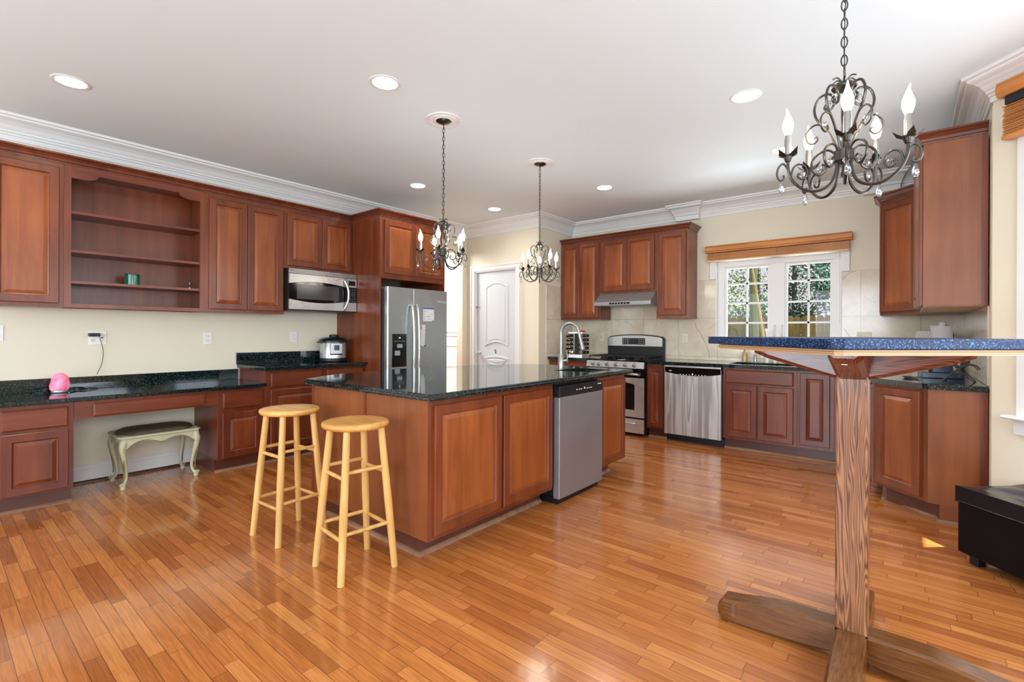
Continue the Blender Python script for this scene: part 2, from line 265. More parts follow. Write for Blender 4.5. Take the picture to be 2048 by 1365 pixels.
# ------------------------------------------------------------------ mesh builder
class MB:
    def __init__(s): s.v = []; s.f = []; s.m = []; s.sm = []
    def add(s, vs, fs, mi=0, smooth=False):
        o = len(s.v); s.v += [tuple(p) for p in vs]
        for f in fs: s.f.append([i+o for i in f]); s.m.append(mi); s.sm.append(smooth)
        return s
    def box(s, x0, x1, y0, y1, z0, z1, mi=0):
        if x0 > x1: x0, x1 = x1, x0
        if y0 > y1: y0, y1 = y1, y0
        return s.add([(x0,y0,z0),(x1,y0,z0),(x1,y1,z0),(x0,y1,z0),(x0,y0,z1),(x1,y0,z1),(x1,y1,z1),(x0,y1,z1)],
                     [(0,3,2,1),(4,5,6,7),(0,1,5,4),(1,2,6,5),(2,3,7,6),(3,0,4,7)], mi)
    def prism(s, poly, a0, a1, axis='z', mi=0, smooth=False):
        n = len(poly)
        def P(p, a):
            return {'z': (p[0], p[1], a), 'y': (p[0], a, p[1]), 'x': (a, p[0], p[1])}[axis]
        vs = [P(p, a0) for p in poly] + [P(p, a1) for p in poly]
        s.add(vs, [tuple(range(n-1, -1, -1)), tuple(range(n, 2*n))], mi)
        o = len(s.v)-2*n
        for i in range(n):
            j = (i+1) % n; s.f.append([o+i, o+j, o+n+j, o+n+i]); s.m.append(mi); s.sm.append(smooth)
        return s
    def rings(s, rs, mi=None, cap0=True, cap1=True, smooth=False, closed=True):
        """rs: list of equal length point loops"""
        n = len(rs[0]); o = len(s.v)
        for r in rs: s.v += [tuple(p) for p in r]
        for k in range(len(rs)-1):
            m = mi[k] if isinstance(mi, (list, tuple)) else (mi or 0)
            for i in range(n if closed else n-1):
                j = (i+1) % n; s.f.append([o+k*n+i, o+k*n+j, o+(k+1)*n+j, o+(k+1)*n+i]); s.m.append(m); s.sm.append(smooth)
        m0 = mi[0] if isinstance(mi, (list, tuple)) else (mi or 0); m1 = mi[-1] if isinstance(mi, (list, tuple)) else (mi or 0)
        if cap0: s.f.append([o+i for i in range(n-1, -1, -1)]); s.m.append(m0); s.sm.append(False)
        if cap1: s.f.append([o+(len(rs)-1)*n+i for i in range(n)]); s.m.append(m1); s.sm.append(False)
        return s
    def tube(s, path, r, seg=8, mi=0, caps=True, closed=False):
        P = [Vector(p) for p in path]; n = len(P)
        rr = r if isinstance(r, (list, tuple)) else [r]*n
        up = None; rs = []
        for i in range(n):
            if closed: t = P[(i+1) % n]-P[i-1]
            else: t = P[min(i+1, n-1)]-P[max(i-1, 0)]
            t.normalize()
            if up is None:
                up = Vector((0, 0, 1)) if abs(t.z) < 0.9 else Vector((1, 0, 0))
            a = up - t*up.dot(t)
            if a.length < 1e-6: a = t.orthogonal()
            a.normalize(); b = t.cross(a); up = a
            rs.append([P[i]+(a*cos(2*pi*k/seg)+b*sin(2*pi*k/seg))*rr[i] for k in range(seg)])
        if closed: rs.append(rs[0])
        return s.rings(rs, mi, caps and not closed, caps and not closed, True)
    def lathe(s, prof, c=(0, 0, 0), seg=24, mi=0, axis='z', caps=True):
        rs = []
        for r, z in prof:
            r = max(r, 1e-5)
            ring = []
            for k in range(seg):
                x, y = r*cos(2*pi*k/seg), r*sin(2*pi*k/seg)
                p = {'z': (x, y, z), 'y': (x, z, y), 'x': (z, x, y)}[axis]
                ring.append((c[0]+p[0], c[1]+p[1], c[2]+p[2]))
            rs.append(ring)
        return s.rings(rs, mi, caps, caps, True)
    def sweep(s, path, prof, mi=0, closed_path=False):
        """path: 2D polyline (x,y); prof: list of (d, z); d offsets to the LEFT of travel direction, mitred"""
        n = len(path); rs = []
        for i in range(n):
            p = Vector(path[i]); ds = []
            if i > 0 or closed_path: ds.append((p-Vector(path[i-1])).normalized())
            if i < n-1 or closed_path: ds.append((Vector(path[(i+1) % n])-p).normalized())
            ns = [Vector((-d.y, d.x)) for d in ds]
            if len(ns) == 1: nn = ns[0]; k = 1
            else:
                nn = (ns[0]+ns[1]).normalized(); k = 1/max(0.3, nn.dot(ns[0]))
            rs.append([(p.x+nn.x*d*k, p.y+nn.y*d*k, z) for d, z in prof])
        return s.rings(rs, mi, True, True)
    def door(s, x0, x1, z0, z1, y=0.0, t=0.02, fr=0.055, mf=0, mp=1):
        seq = [(0, 0), (0, t-0.004), (0.004, t), (fr-0.003, t), (fr, t-0.007), (fr+0.006, t-0.010), (fr+0.03, t-0.003)]
        rs = []
        for ins, d in seq:
            rs.append([(x0+ins, y-d, z0+ins), (x1-ins, y-d, z0+ins), (x1-ins, y-d, z1-ins), (x0+ins, y-d, z1-ins)])
        return s.rings(rs, [mf, mf, mf, mf, mf, mp, mp][:len(rs)-1]+[mp])
    def drawer(s, x0, x1, z0, z1, y=0.0, t=0.02, mi=0):
        seq = [(0, 0), (0, t-0.006), (0.010, t)]
        rs = [[(x0+i, y-d, z0+i), (x1-i, y-d, z0+i), (x1-i, y-d, z1-i), (x0+i, y-d, z1-i)] for i, d in seq]
        return s.rings(rs, mi)
    def build(s, name, mats, parent=None, bevel=0, seg=2, loc=None):
        me = bpy.data.meshes.new(name); me.from_pydata(s.v, [], s.f)
        if not isinstance(mats, (list, tuple)): mats = [mats]
        for m in mats: me.materials.append(m)
        for p, mi, sm in zip(me.polygons, s.m, s.sm):
            p.material_index = min(mi, len(mats)-1); p.use_smooth = sm
        bm = bmesh.new(); bm.from_mesh(me); bmesh.ops.recalc_face_normals(bm, faces=bm.faces[:]); bm.to_mesh(me); bm.free()
        if any(s.sm): me.set_sharp_from_angle(angle=radians(40))
        o = bpy.data.objects.new(name, me); COL.objects.link(o)
        if parent is not None: o.parent = parent
        if loc: o.location = loc
        if bevel > 0:
            b = o.modifiers.new('bevel', 'BEVEL'); b.width = bevel; b.segments = seg; b.limit_method = 'ANGLE'; b.angle_limit = radians(35)
        return o
def thing(name, label, cat, loc=(0, 0, 0), rz=0, group=None, kind=None):
    o = bpy.data.objects.new(name, None); COL.objects.link(o); o.location = loc; o.rotation_euler = (0, 0, rz); o.empty_display_size = 0.1
    return tag(o, label, cat, group, kind)
def tag(o, label=None, cat=None, group=None, kind=None):
    if label: o['label'] = label
    if cat: o['category'] = cat
    if group: o['group'] = group
    if kind: o['kind'] = kind
    return o
def struct(o, label=None):
    o['kind'] = 'structure'
    if label: o['label'] = label
    return o
def copy_tree(o, parent=None):
    c = o.copy(); COL.objects.link(c)
    if parent is not None: c.parent = parent
    for ch in list(o.children): copy_tree(ch, c)
    return c
def text(s, name, size, mat, parent, loc, rot, depth=0.0004, align='CENTER'):
    cu = bpy.data.curves.new(name, 'FONT'); cu.body = s; cu.size = size; cu.extrude = depth; cu.align_x = align
    t = bpy.data.objects.new(name+'_curve', cu); COL.objects.link(t)
    dg = bpy.context.evaluated_depsgraph_get(); me = bpy.data.meshes.new_from_object(t.evaluated_get(dg))
    bpy.data.objects.remove(t); me.materials.clear(); me.materials.append(mat)
    o = bpy.data.objects.new(name, me); COL.objects.link(o); o.parent = parent; o.location = loc; o.rotation_euler = rot
    return o
def smooth_path(pts, k=4):
    """Catmull-Rom through points (any dim)"""
    P = [Vector(p) for p in pts]; out = []
    for i in range(len(P)-1):
        a, b, c, d = P[max(i-1, 0)], P[i], P[i+1], P[min(i+2, len(P)-1)]
        for j in range(k):
            t = j/k
            out.append(0.5*((2*b)+(c-a)*t+(2*a-5*b+4*c-d)*t*t+(3*b-a-3*c+d)*t**3))
    out.append(P[-1]); return out

# ------------------------------------------------------------------ the room
WL, WB, WR, CZ = -5.18, 6.06, 0.39, 2.815
YP, XS = 5.23, -3.83            # pantry wall, short side wall
struct(MB().box(-7.4, 1.7, -3.2, 6.2, -0.12, 0).build('floor', FLOORM), 'honey oak strip floor')
struct(MB().box(-7.4, 1.7, -3.2, 6.2, CZ, CZ+0.12).build('ceiling', CEILM), 'flat white ceiling')
m = MB().box(WL-0.12, WL, -3.2, 4.15, 0, CZ).box(WL-0.12, WL, 4.15, 5.138, 2.42, CZ).box(WL-0.12, WL, 5.138, YP+0.12, 0, CZ)
struct(m.build('wall_left', WALLM))
m = MB().box(WL, -4.99-0.02, YP, YP+0.12, 0, CZ).box(-4.235+0.02, XS, YP, YP+0.12, 0, CZ).box(-5.01, -4.215, YP, YP+0.12, 2.14, CZ)
struct(m.build('wall_pantry', WALLM))
struct(MB().box(XS-0.12, XS, YP+0.12, WB+0.12, 0, CZ).build('wall_side', WALLM))
m = MB().box(XS, -1.80, WB, WB+0.14, 0, CZ).box(-0.54, WR+0.12, WB, WB+0.14, 0, CZ).box(-1.80, -0.54, WB, WB+0.14, 0, 1.10).box(-1.80, -0.54, WB, WB+0.14, 2.10, CZ)
struct(m.build('wall_back', WALLM))
struct(MB().box(WR, WR+0.12, 4.18, WB, 0, CZ).build('wall_right', WALLM))
# bay wall at 45 degrees from (.39,4.13); local x runs along it, y outwards
BO = Vector((WR, 4.13, 0)); BL = 1.5
bw = MB().box(0, 0.19, 0, 0.14, 0, CZ).box(0.19, 1.31, 0, 0.14, 0, 0.78).box(0.19, 1.31, 0, 0.14, 2.66, CZ).box(1.31, BL, 0, 0.14, 0, CZ)
o = struct(bw.build('wall_bay', WALLM)); o.location = BO; o.rotation_euler = (0, 0, radians(-45))
XE, YE = WR+BL*0.7071, 4.13-BL*0.7071
m = MB()
for a, b in ((YE, 2.75), (1.25, 0.35), (-1.55, -3.2)): m.box(XE, XE+0.14, b, a, 0, CZ)
for a, b in ((2.75, 1.25), (0.35, -1.55)):
    m.box(XE, XE+0.14, b, a, 0, 0.75); m.box(XE, XE+0.14, b, a, 2.3, CZ)
struct(m.build('wall_east', WALLM))
m = MB()
for a, b in ((-5.3, -4.4), (-2.8, -2.0), (-0.4, XE)): m.box(a, b, -3.2, -3.06, 0, CZ)
for a, b in ((-4.4, -2.8), (-2.0, -0.4)):
    m.box(a, b, -3.2, -3.06, 0, 0.45); m.box(a, b, -3.2, -3.06, 2.45, CZ)
struct(m.build('wall_rear', WALLM))
m = MB()
for (x0, x1) in ((-4.4, -2.8), (-2.0, -0.4)):
    for k in range(4):
        xx = x0+(x1-x0)*k/3; m.box(xx-0.02, xx+0.02, -3.12, -3.08, 0.45, 2.45)
    for z in (0.47, 1.0, 1.5, 2.0, 2.43): m.box(x0, x1, -3.12, -3.08, z-0.02, z+0.02)
struct(m.build('window_3', TRIM), 'white muntin grid of the rear windows')
# hall beyond the opening
m = MB().box(-7.3, -7.18, 2.5, 7.5, 0, CZ)
struct(m.build('wall_hall', plain('hall_white_paint', (240, 240, 234), 0.6)))
m = MB().box(-7.18, -7.15, 2.5, 6.2, 0.80, 0.86).box(-7.18, -7.16, 2.5, 6.2, 0.86, 0.90).box(-7.18, -7.16, 2.5, 6.2, 0.70, 0.72).box(-7.18, -7.165, 2.5, 6.2, 0.0, 0.14)
struct(m.build('trim_4', TRIM), 'white chair rail in the hall')
struct(MB().box(-7.18, WL-0.12, 6.2, 6.3, 0, CZ).build('wall_hall_end', MATS['hall_white_paint']))
struct(MB().box(-7.17, WL-0.121, 6.17, 6.2, 1.17, 1.19).box(-7.17, WL-0.121, 6.165, 6.2, 1.24, 1.30).box(-7.17, WL-0.121, 6.18, 6.2, 0.98, 1.0).build('trim_5', TRIM), 'white chair rail seen through the opening beside the refrigerator')

# crown moulding
CP = [(0, -0.165), (0.012, -0.165), (0.014, -0.135), (0.022, -0.128), (0.024, -0.118), (0.034, -0.110), (0.036, -0.098), (0.044, -0.090), (0.060, -0.066),
      (0.086, -0.046), (0.112, -0.036), (0.122, -0.030), (0.124, -0.020), (0.146, -0.018), (0.148, 0), (0, 0)]
CPz = [(d, CZ+z) for d, z in CP]
path = [(XE, 1.0), (XE, YE), (WR, 4.13), (WR, WB), (XS, WB), (XS, YP), (WL, YP), (WL, -3.0)]
struct(MB().sweep(path, CPz).build('trim_1', TRIM), 'white crown moulding around the kitchen')
for k, (a, b) in enumerate(((-2.27, -1.98), (-0.36, -0.07))):
    zs = [(0.0, -0.18)] + [(d+0.075, z) for d, z in CP[1:-1]]
    poly = [(WB-d, CZ+z) for d, z in [(0, -0.18), (0.085, -0.18), (0.087, -0.13), (0.1, -0.118), (0.105, -0.10), (0.15, -0.05), (0.192, -0.035), (0.196, -0.018), (0.222, -0.016), (0.222, 0), (0, 0)]]
    mm = MB(); n = len(poly)
    rs = []
    for side, xx in ((-1, a), (1, b)):
        rs.append([(xx+side*max(0, (WB-y)-0.085)*0.55, y, z) for y, z in poly])
    mm.rings(rs); struct(mm.build('trim_%d' % (2+k), TRIM), 'flared crown keystone block over the back wall')
# baseboards
BBP = [(0, 0.0), (0.016, 0.0), (0.016, 0.105), (0.012, 0.11), (0.012, 0.13), (0.006, 0.138), (0.006, 0.142), (0, 0.142)]
struct(MB().sweep([(WL, 1.62), (WL, 0.69)], BBP).build('baseboard_left', TRIM))
struct(MB().sweep([(XE, 1.0), (XE, YE), (WR, 4.13)], BBP).build('baseboard_right', TRIM))
struct(MB().sweep([(XS, 5.40), (XS, YP), (-4.12, YP)], BBP).build('baseboard_pantry', TRIM))
tag(MB().prism([(WL+0.016, 0), (WL+0.036, 0), (WL+0.033, 0.010), (WL+0.024, 0.018), (WL+0.016, 0.020)], 0.69, 1.62, 'y').build('shoe_molding', CHD), 'dark shoe moulding along the white baseboard in the desk knee space', 'moulding')

# ------------------------------------------------------------------ back window, blinds
wd = struct(MB().box(-1.80, -1.715, 0.045, 0.10, 1.145, 2.03).box(-0.625, -0.54, 0.045, 0.10, 1.145, 2.03).box(-1.80, -0.54, 0.045, 0.10, 2.0305, 2.0999).box(-1.80, -0.54, 0.045, 0.10, 1.1001, 1.1445)
            .box(-1.225, -1.075, 0.045, 0.10, 1.145, 2.03).build('window_1', TRIM), 'white double casement window over the sink'); wd.location = (0, WB, 0)
for k, (a, b) in enumerate(((-1.715, -1.225), (-1.075, -0.625))):
    mm = MB().box(a+.0005, a+0.025, 0.06, 0.095, 1.166, 2.002).box(b-0.025, b-.0005, 0.06, 0.095, 1.166, 2.002).box(a+.0005, b-.0005, 0.06, 0.095, 2.003, 2.0295).box(a+.0005, b-.0005, 0.06, 0.095, 1.1455, 1.165)
    mm.build('sash_frame', TRIM, wd)
    mm = MB().box((a+b)/2-0.010, (a+b)/2+0.010, 0.07, 0.09, 1.165, 2.003)
    for z in (1.822, 1.594, 1.362): mm.box(a+0.02, b-0.02, 0.07, 0.09, z-0.010, z+0.010)
    mm.build('muntin_grid', TRIM, wd)
    MB().box(a+0.02, b-0.02, 0.078, 0.082, 1.16, 2.01).build('glass', GLASS, wd)
    hx = -1.17 if k == 0 else -1.10
    MB().tube(smooth_path([(hx-0.0, 0.045, 1.33), (hx, 0.02, 1.335), (hx, 0.01, 1.30), (hx, 0.012, 1.24), (hx, 0.02, 1.215), (hx, 0.045, 1.21)]), 0.007, 8).build('sash_handle', TRIM, wd)
# casing above the tile (three sides)
mm = MB().box(-1.865, -1.7995, -0.022, -0.0005, 1.887, 2.0995).box(-0.5405, -0.475, -0.022, -0.0005, 1.887, 2.0995).box(-1.865, -0.475, -0.022, -0.0005, 2.10, 2.17).box(-1.7995, -1.79, -0.012, 0.044, 1.1125, 2.0895).box(-0.55, -0.5405, -0.012, 0.044, 1.1125, 2.0895).box(-1.7995, -0.5405, -0.0125, 0.0445, 2.090, 2.0995).box(-1.7995, -0.5405, -0.0125, 0.0445, 1.1005, 1.112)
mm.build('window_casing', TRIM, wd)
bl = thing('wooden_blind', 'raised honey wood blind with valance above the sink window', 'blind', (0, WB, 0))
mm = MB().prism([(-0.085, 2.198), (-0.080, 2.215), (-0.088, 2.222), (-0.088, 2.262), (-0.080, 2.270), (-0.085, 2.280), (-0.025, 2.280), (-0.025, 2.198)], -1.905, -0.450, 'x')
mm.build('valance', BLIND, bl)
mm = MB()
for k in range(18): mm.box(-1.880, -0.475, -0.075, -0.025, 2.106+k*0.0046, 2.1095+k*0.0046)
mm.build('slat_stack', BLIND, bl)
MB().box(-1.882, -0.473, -0.078, -0.022, 2.092, 2.105).build('bottom_rail', MAPLE, bl)
CORDM = plain('blind_cord', (214, 190, 150), 0.7)
for x in (-1.80, -1.70, -1.68, -1.17, -1.15, -0.62, -0.60): MB().tube([(x, -0.0795, 2.20), (x, -0.0795, 2.10)], 0.0016, 5).build('ladder_cord', CORDM, bl)
mm = MB().tube(smooth_path([(-0.555, -0.081, 2.2), (-0.556, -0.081, 1.9), (-0.553, -0.081, 1.6), (-0.555, -0.081, 1.35)]), 0.0014, 5)
mm.build('pull_cord', CORDM, bl)

# backsplash tile on three walls (8 mm thick)
bs = thing('tile_backsplash', 'beige marble tile backsplash with dark veins behind the range and sink', 'backsplash')
mm = MB().box(XS, -1.80, WB-0.008, WB-0.0005, 0.912, 1.886).box(-1.80, -0.54, WB-0.008, WB-0.0005, 0.912, 1.10).box(-0.54, WR, WB-0.008, WB-0.0005, 0.912, 1.886)
mm.build('back_tiles', TILEM, bs)
bsl = thing('tile_backsplash', 'narrow beige marble tile strip on the side wall left of the spice rack', 'backsplash')
MB().box(XS+0.0005, XS+0.008, 5.405, WB-0.008, 0.912, 1.886).build('side_tiles', TILEM, bsl)
bsr = thing('tile_backsplash', 'glossy beige tile on the right wall beneath the end wall cabinet', 'backsplash')
MB().box(WR-0.008, WR-0.0005, 4.27, WB-0.009, 0.912, 1.418).build('side_tiles', TILEM, bsr)
VEINM = plain('tile_vein', (104, 84, 66), 0.6)
def crack(pts, w=0.0022):
    mm = MB()
    for a, b in zip(pts[:-1], pts[1:]):
        d = Vector((b[0]-a[0], b[1]-a[1])); n_ = Vector((-d.y, d.x)).normalized()*w/2
        mm.add([(a[0]-n_.x, WB-0.0086, a[1]-n_.y), (b[0]-n_.x, WB-0.0086, b[1]-n_.y), (b[0]+n_.x, WB-0.0086, b[1]+n_.y), (a[0]+n_.x, WB-0.0086, a[1]+n_.y)], [(0, 1, 2, 3)])
    mm.build('vein', VEINM, bs)
crack([(-2.045, 1.37), (-2.03, 1.31), (-1.985, 1.25), (-1.955, 1.19), (-1.92, 1.12), (-1.895, 1.06), (-1.875, 1.0), (-1.87, 0.93)], 0.004)
crack([(-1.90, 1.29), (-1.86, 1.30), (-1.82, 1.34), (-1.80, 1.36)])
crack([(-3.00, 1.41), (-2.93, 1.37), (-2.87, 1.33), (-2.85, 1.30)])
crack([(-3.10, 1.418), (-3.08, 1.37), (-3.06, 1.31)])
crack([(-0.52, 1.29), (-0.49, 1.24), (-0.45, 1.18), (-0.43, 1.14)], 0.003)
crack([(-0.535, 1.80), (-0.50, 1.85), (-0.46, 1.872), (-0.42, 1.883)], 0.003)
mm = MB().box(XS+0.0005, XS+0.012, 5.390, 5.405, 0.912, 1.890)
mm.build('edge_strip', TILEM, bsl)

# ------------------------------------------------------------------ pantry door
pd = struct(MB().box(-4.99, -4.235, 0.03, 0.07, 0.01, 2.12).build('door_1', DOORW, bevel=0.002), 'white arched panel pantry door'); pd.location = (0, YP, 0)
def arch_panel(x0, x1, zb, zt, bow_t, bow_b, n=12):
    cx = (x0+x1)/2; pts = []
    for i in range(n+1):
        t = i/n; x = x0+(x1-x0)*t; pts.append((x, zb+bow_b*(1-(2*t-1)**2)))
    for i in range(n+1):
        t = 1-i/n; x = x0+(x1-x0)*t; pts.append((x, zt+bow_t*(1-(2*t-1)**2)))
    return pts
def raised(mb, pts, cx, cz, y0=0.03):
    seq = [(1.0, 0.0), (0.985, 0.012), (0.94, 0.012), (0.92, 0.003), (0.90, 0.003), (0.86, 0.010)]
    hx = max(abs(p[0]-cx) for p in pts)
    rs = []
    for s_, d in seq:
        ins = (1-s_)*hx*2.0
        r = []
        for x, z in pts:
            sx = (hx-ins)/hx; hz = max(abs(q[1]-cz) for q in pts); sz = (hz-ins)/hz
            r.append((cx+(x-cx)*sx, y0-d, cz+(z-cz)*sz))
        rs.append(r)
    mb.rings(rs, 0, False, True)
for nm, args in (('upper_panel', (-4.825, -4.39, 1.035, 1.905, 0.065, 0.055)), ('lens_panel', (-4.825, -4.39, 0.845, 0.845, 0.04, -0.14)), ('lower_panel', (-4.825, -4.39, 0.22, 0.80, -0.14, 0.0))):
    pts = arch_panel(*args); cz = sum(p[1] for p in pts)/len(pts)
    if nm == 'lens_panel': pts = arch_panel(-4.825, -4.39, 0.86, 0.87, 0.03, -0.115); cz = 0.82
    if nm == 'lower_panel': pts = arch_panel(-4.825, -4.39, 0.22, 0.84, -0.135, 0.0); cz = 0.48
    mb = MB(); raised(mb, pts, -4.6075, cz); mb.build(nm, DOORW, pd)
MB().lathe([(0.026, 0), (0.026, 0.006), (0.012, 0.008), (0.010, 0.030), (0.022, 0.038), (0.029, 0.052), (0.027, 0.062), (0.012, 0.068), (0, 0.068)], (0, 0, 0), 20, axis='y').build('knob', CHROME, pd, loc=(-4.932, 0.03, 0.934)).rotation_euler = (0, 0, pi)
for z in (1.866, 1.066, 0.25): MB().tube([(-4.232, 0.024, z-0.045), (-4.232, 0.024, z+0.045)], 0.006, 8).box(-4.245, -4.225, 0.026, 0.031, z-0.045, z+0.045).build('hinge', NICKEL, pd)
MB().tube([(-4.99, 0.012, 1.612), (-4.955, 0.006, 1.616), (-4.93, 0.012, 1.610), (-4.915, 0.02, 1.606)], 0.004, 6).box(-5.0, -4.985, 0.0, 0.03, 1.598, 1.622).build('latch_hook', plain('brass', (190, 160, 96), 0.3, 0.9), pd)
MB().box(-4.640, -4.615, 0.0285, 0.0298, 0.965, 0.99).box(-4.632, -4.608, 0.0285, 0.0298, 0.935, 0.962).build('blue_sticker', plain('blue_print', (70, 92, 120), 0.6), pd)
mm = MB()
for d0, d1, t in ((0.0, 0.055, 0.018), (0.055, 0.075, 0.026)):
    mm.box(-5.01-d1, -5.01-d0, -t, 0, 0, 2.14+d1); mm.box(-4.215+d0, -4.215+d1, -t, 0, 0, 2.14+d1); mm.box(-5.01-d0, -4.215+d0, -t, 0, 2.14+d0, 2.14+d1)
mm.box(-5.012, -4.992, -0.006, 0.11, 0, 2.14).box(-4.233, -4.213, -0.006, 0.11, 0, 2.14).box(-5.012, -4.213, -0.006, 0.11, 2.122, 2.142)
mm.build('door_casing', TRIM, pd)

# ------------------------------------------------------------------ cabinets
def cabinet(name, label, cat, loc, rz, x0, x1, z0, z1, depth, doors=(), drawers=(), toe=False, group=None, side=None, toe_in=0.075, shoe=True, panel_door=True):
    t = thing(name, label, cat, (loc[0], loc[1], z0 if not toe else 0), rz, group)
    b = 0 if toe else z0
    zb = 0.114 if toe else z0
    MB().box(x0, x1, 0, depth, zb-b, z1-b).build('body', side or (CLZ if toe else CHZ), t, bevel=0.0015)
    if toe:
        MB().box(x0, x1, toe_in, depth, 0, 0.114).build('toe_kick', CHD, t)
        if shoe: MB().prism([(toe_in, 0), (toe_in-0.018, 0), (toe_in-0.016, 0.009), (toe_in-0.009, 0.016), (toe_in, 0.019)], x0, x1, 'x').build('shoe_molding', SHOE, t)
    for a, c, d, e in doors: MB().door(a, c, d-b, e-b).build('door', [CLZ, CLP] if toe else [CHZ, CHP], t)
    for a, c, d, e in drawers: MB().drawer(a, c, d-b, e-b).build('drawer', CHX, t)
    return t
L90 = radians(90)
WCX = -4.87   # face plane of the left wall cabinets (doors stand 20 mm proud)
cabinet('wall_cabinet', 'tall single-door cherry wall cabinet left of the open shelves', 'cabinet', (WCX, 0), L90, 0.25, 0.6665, 1.41, 2.475, 0.31, [(0.285, 0.640, 1.437, 2.44)])
# open bookcase
t = thing('open_shelf_cabinet', 'open cherry shelf cabinet with arched valance and three shelves', 'shelf', (WCX, 0, 1.41), L90)
zb = 1.41
mm = MB().box(0.667, 0.687, 0.02, 0.31, 0, 1.065).box(1.586, 1.606, 0.02, 0.31, 0, 1.065).box(0.687, 1.586, 0.30, 0.31, 0, 1.065).box(0.687, 1.586, 0.02, 0.30, 0.006, 0.026).box(0.687, 1.586, 0.02, 0.30, 1.045, 1.065)
mm.build('body', CHZ, t)
mm = MB().box(0.667, 0.708, 0, 0.02, 0, 1.065).box(1.563, 1.606, 0, 0.02, 0, 1.065).box(0.708, 1.563, 0, 0.02, 0, 0.028)
mm.build('face_frame', CHZ, t)
x0, x1 = 0.708, 1.563; pts = [(x0, 1.065), (x0, 0.975), (x0+0.075, 0.975)]
for i in range(9):
    a = i/8*pi/2; pts.append((x0+0.075+0.085*sin(a)**1.2, 0.975+0.045*(1-cos(a))))
for i in range(9):
    a = (8-i)/8*pi/2; pts.append((x1-0.075-0.085*sin(a)**1.2, 0.975+0.045*(1-cos(a))))
pts += [(x1-0.075, 0.975), (x1, 0.975), (x1, 1.065)]
MB().prism(pts, 0, 0.02, 'y').build('valance', CHX, t)
for z in (2.139, 1.847, 1.612):
    MB().box(0.688, 1.585, 0.012, 0.299, z-0.020-zb, z-zb).build('shelf', CHX, t)
cabinet('wall_cabinet', 'tall two-door cherry wall cabinet left of the microwave', 'cabinet', (WCX, 0), L90, 1.6065, 2.3085, 1.41, 2.475, 0.31, [(1.634, 1.955, 1.437, 2.44), (1.959, 2.294, 1.437, 2.44)])
cabinet('wall_cabinet', 'short two-door cherry wall cabinet above the microwave', 'cabinet', (WCX, 0), L90, 2.309, 3.079, 1.878, 2.475, 0.31, [(2.338, 2.709, 1.907, 2.44), (2.713, 3.052, 1.907, 2.44)])
cabinet('base_cabinet', 'low cherry desk cabinet left of the knee space with one drawer over one door', 'cabinet', (-4.61, 0), L90, 0.285, 0.688, 0.114, 0.729, 0.567, [(0.326, 0.659, 0.127, 0.540)], [(0.326, 0.659, 0.560, 0.700)], True)
t = thing('desk_apron_unit', 'wide shallow cherry desk drawer under the dark granite desk top', 'drawer', (-4.61, 0, 0.60), L90)
MB().box(0.689, 1.619, 0, 0.03, 0, 0.129).box(0.80, 1.51, 0.03, 0.5, 0.012, 0.10).build('apron', CHX, t)
MB().drawer(0.793, 1.519, 0.008, 0.106).build('drawer_front', CHX, t)
cabinet('base_cabinet', 'low cherry desk cabinet right of the knee space with one drawer over one door', 'cabinet', (-4.61, 0), L90, 1.62, 2.015, 0.114, 0.729, 0.567, [(1.655, 1.987, 0.127, 0.523)], [(1.655, 1.987, 0.562, 0.700)], True)
cabinet('base_cabinet', 'taller cherry base cabinet behind the left bar stool with drawer and door', 'cabinet', (-4.61, 0), L90, 2.016, 2.600, 0.114, 0.872, 0.567, [(2.062, 2.572, 0.127, 0.690)], [(2.062, 2.572, 0.715, 0.843)], True)
cabinet('base_cabinet', 'cherry base cabinet beside the tall refrigerator panel below the pressure cooker', 'cabinet', (-4.61, 0), L90, 2.6005, 3.079, 0.114, 0.872, 0.567, [(2.625, 3.045, 0.127, 0.690)], [(2.625, 3.045, 0.715, 0.843)], True)
t = thing('desk_countertop', 'dark green granite desk top with low backsplash on the left wall', 'countertop', (0, 0, 0.73))
MB().box(WL+0.001, -4.560, -0.3, 2.014, 0, 0.031).build('slab', GRAN, t, bevel=0.004)
MB().box(WL+0.001, WL+0.021, -0.3, 1.995, 0.031, 0.132).build('backsplash', GRAN, t, bevel=0.002)
t = thing('countertop', 'dark green granite counter with backsplash under the microwave', 'countertop', (0, 0, 0.873))
MB().box(WL+0.001, -4.560, 1.990, 3.078, 0, 0.034).build('slab', GRAN, t, bevel=0.004)
MB().box(WL+0.001, WL+0.021, 1.982, 3.078, 0.034, 0.148).build('backsplash', GRAN, t, bevel=0.002)
# refrigerator surround
t = thing('refrigerator_cabinet', 'tall cherry surround with two upper doors boxing in the refrigerator', 'cabinet', (-4.35, 0, 0), L90)
MB().box(3.080, 3.100, 0, 0.829, 0, 2.475).build('side_panel', CHZ, t)
MB().box(3.990, 4.010, 0, 0.829, 0, 2.475).build('side_panel', CHZ, t)
MB().box(3.100, 3.990, 0, 0.829, 1.812, 2.475).build('body', CHZ, t)
for a, b in ((3.135, 3.556), (3.560, 3.975)): MB().door(a, b, 1.868, 2.44).build('door', [CHZ, CHP], t)
# wood crown of the left run (mitred around the deeper fridge box)
WCP = [(0, 0), (0.008, 0), (0.008, 0.012), (0.016, 0.018), (0.020, 0.030), (0.034, 0.046), (0.050, 0.054), (0.050, 0.066), (0, 0.066)]
mm = MB().sweep([(-4.35-0.3, 4.010), (-4.35, 4.010), (-4.35, 3.080), (WCX, 3.080), (WCX, 0.25)][::-1], [(-d, z) for d, z in WCP])
tag(mm.build('cabinet_crown', CHM, loc=(0, 0, 2.4755)), 'dark cherry crown moulding running along the left wall cabinets to the refrigerator', 'moulding')

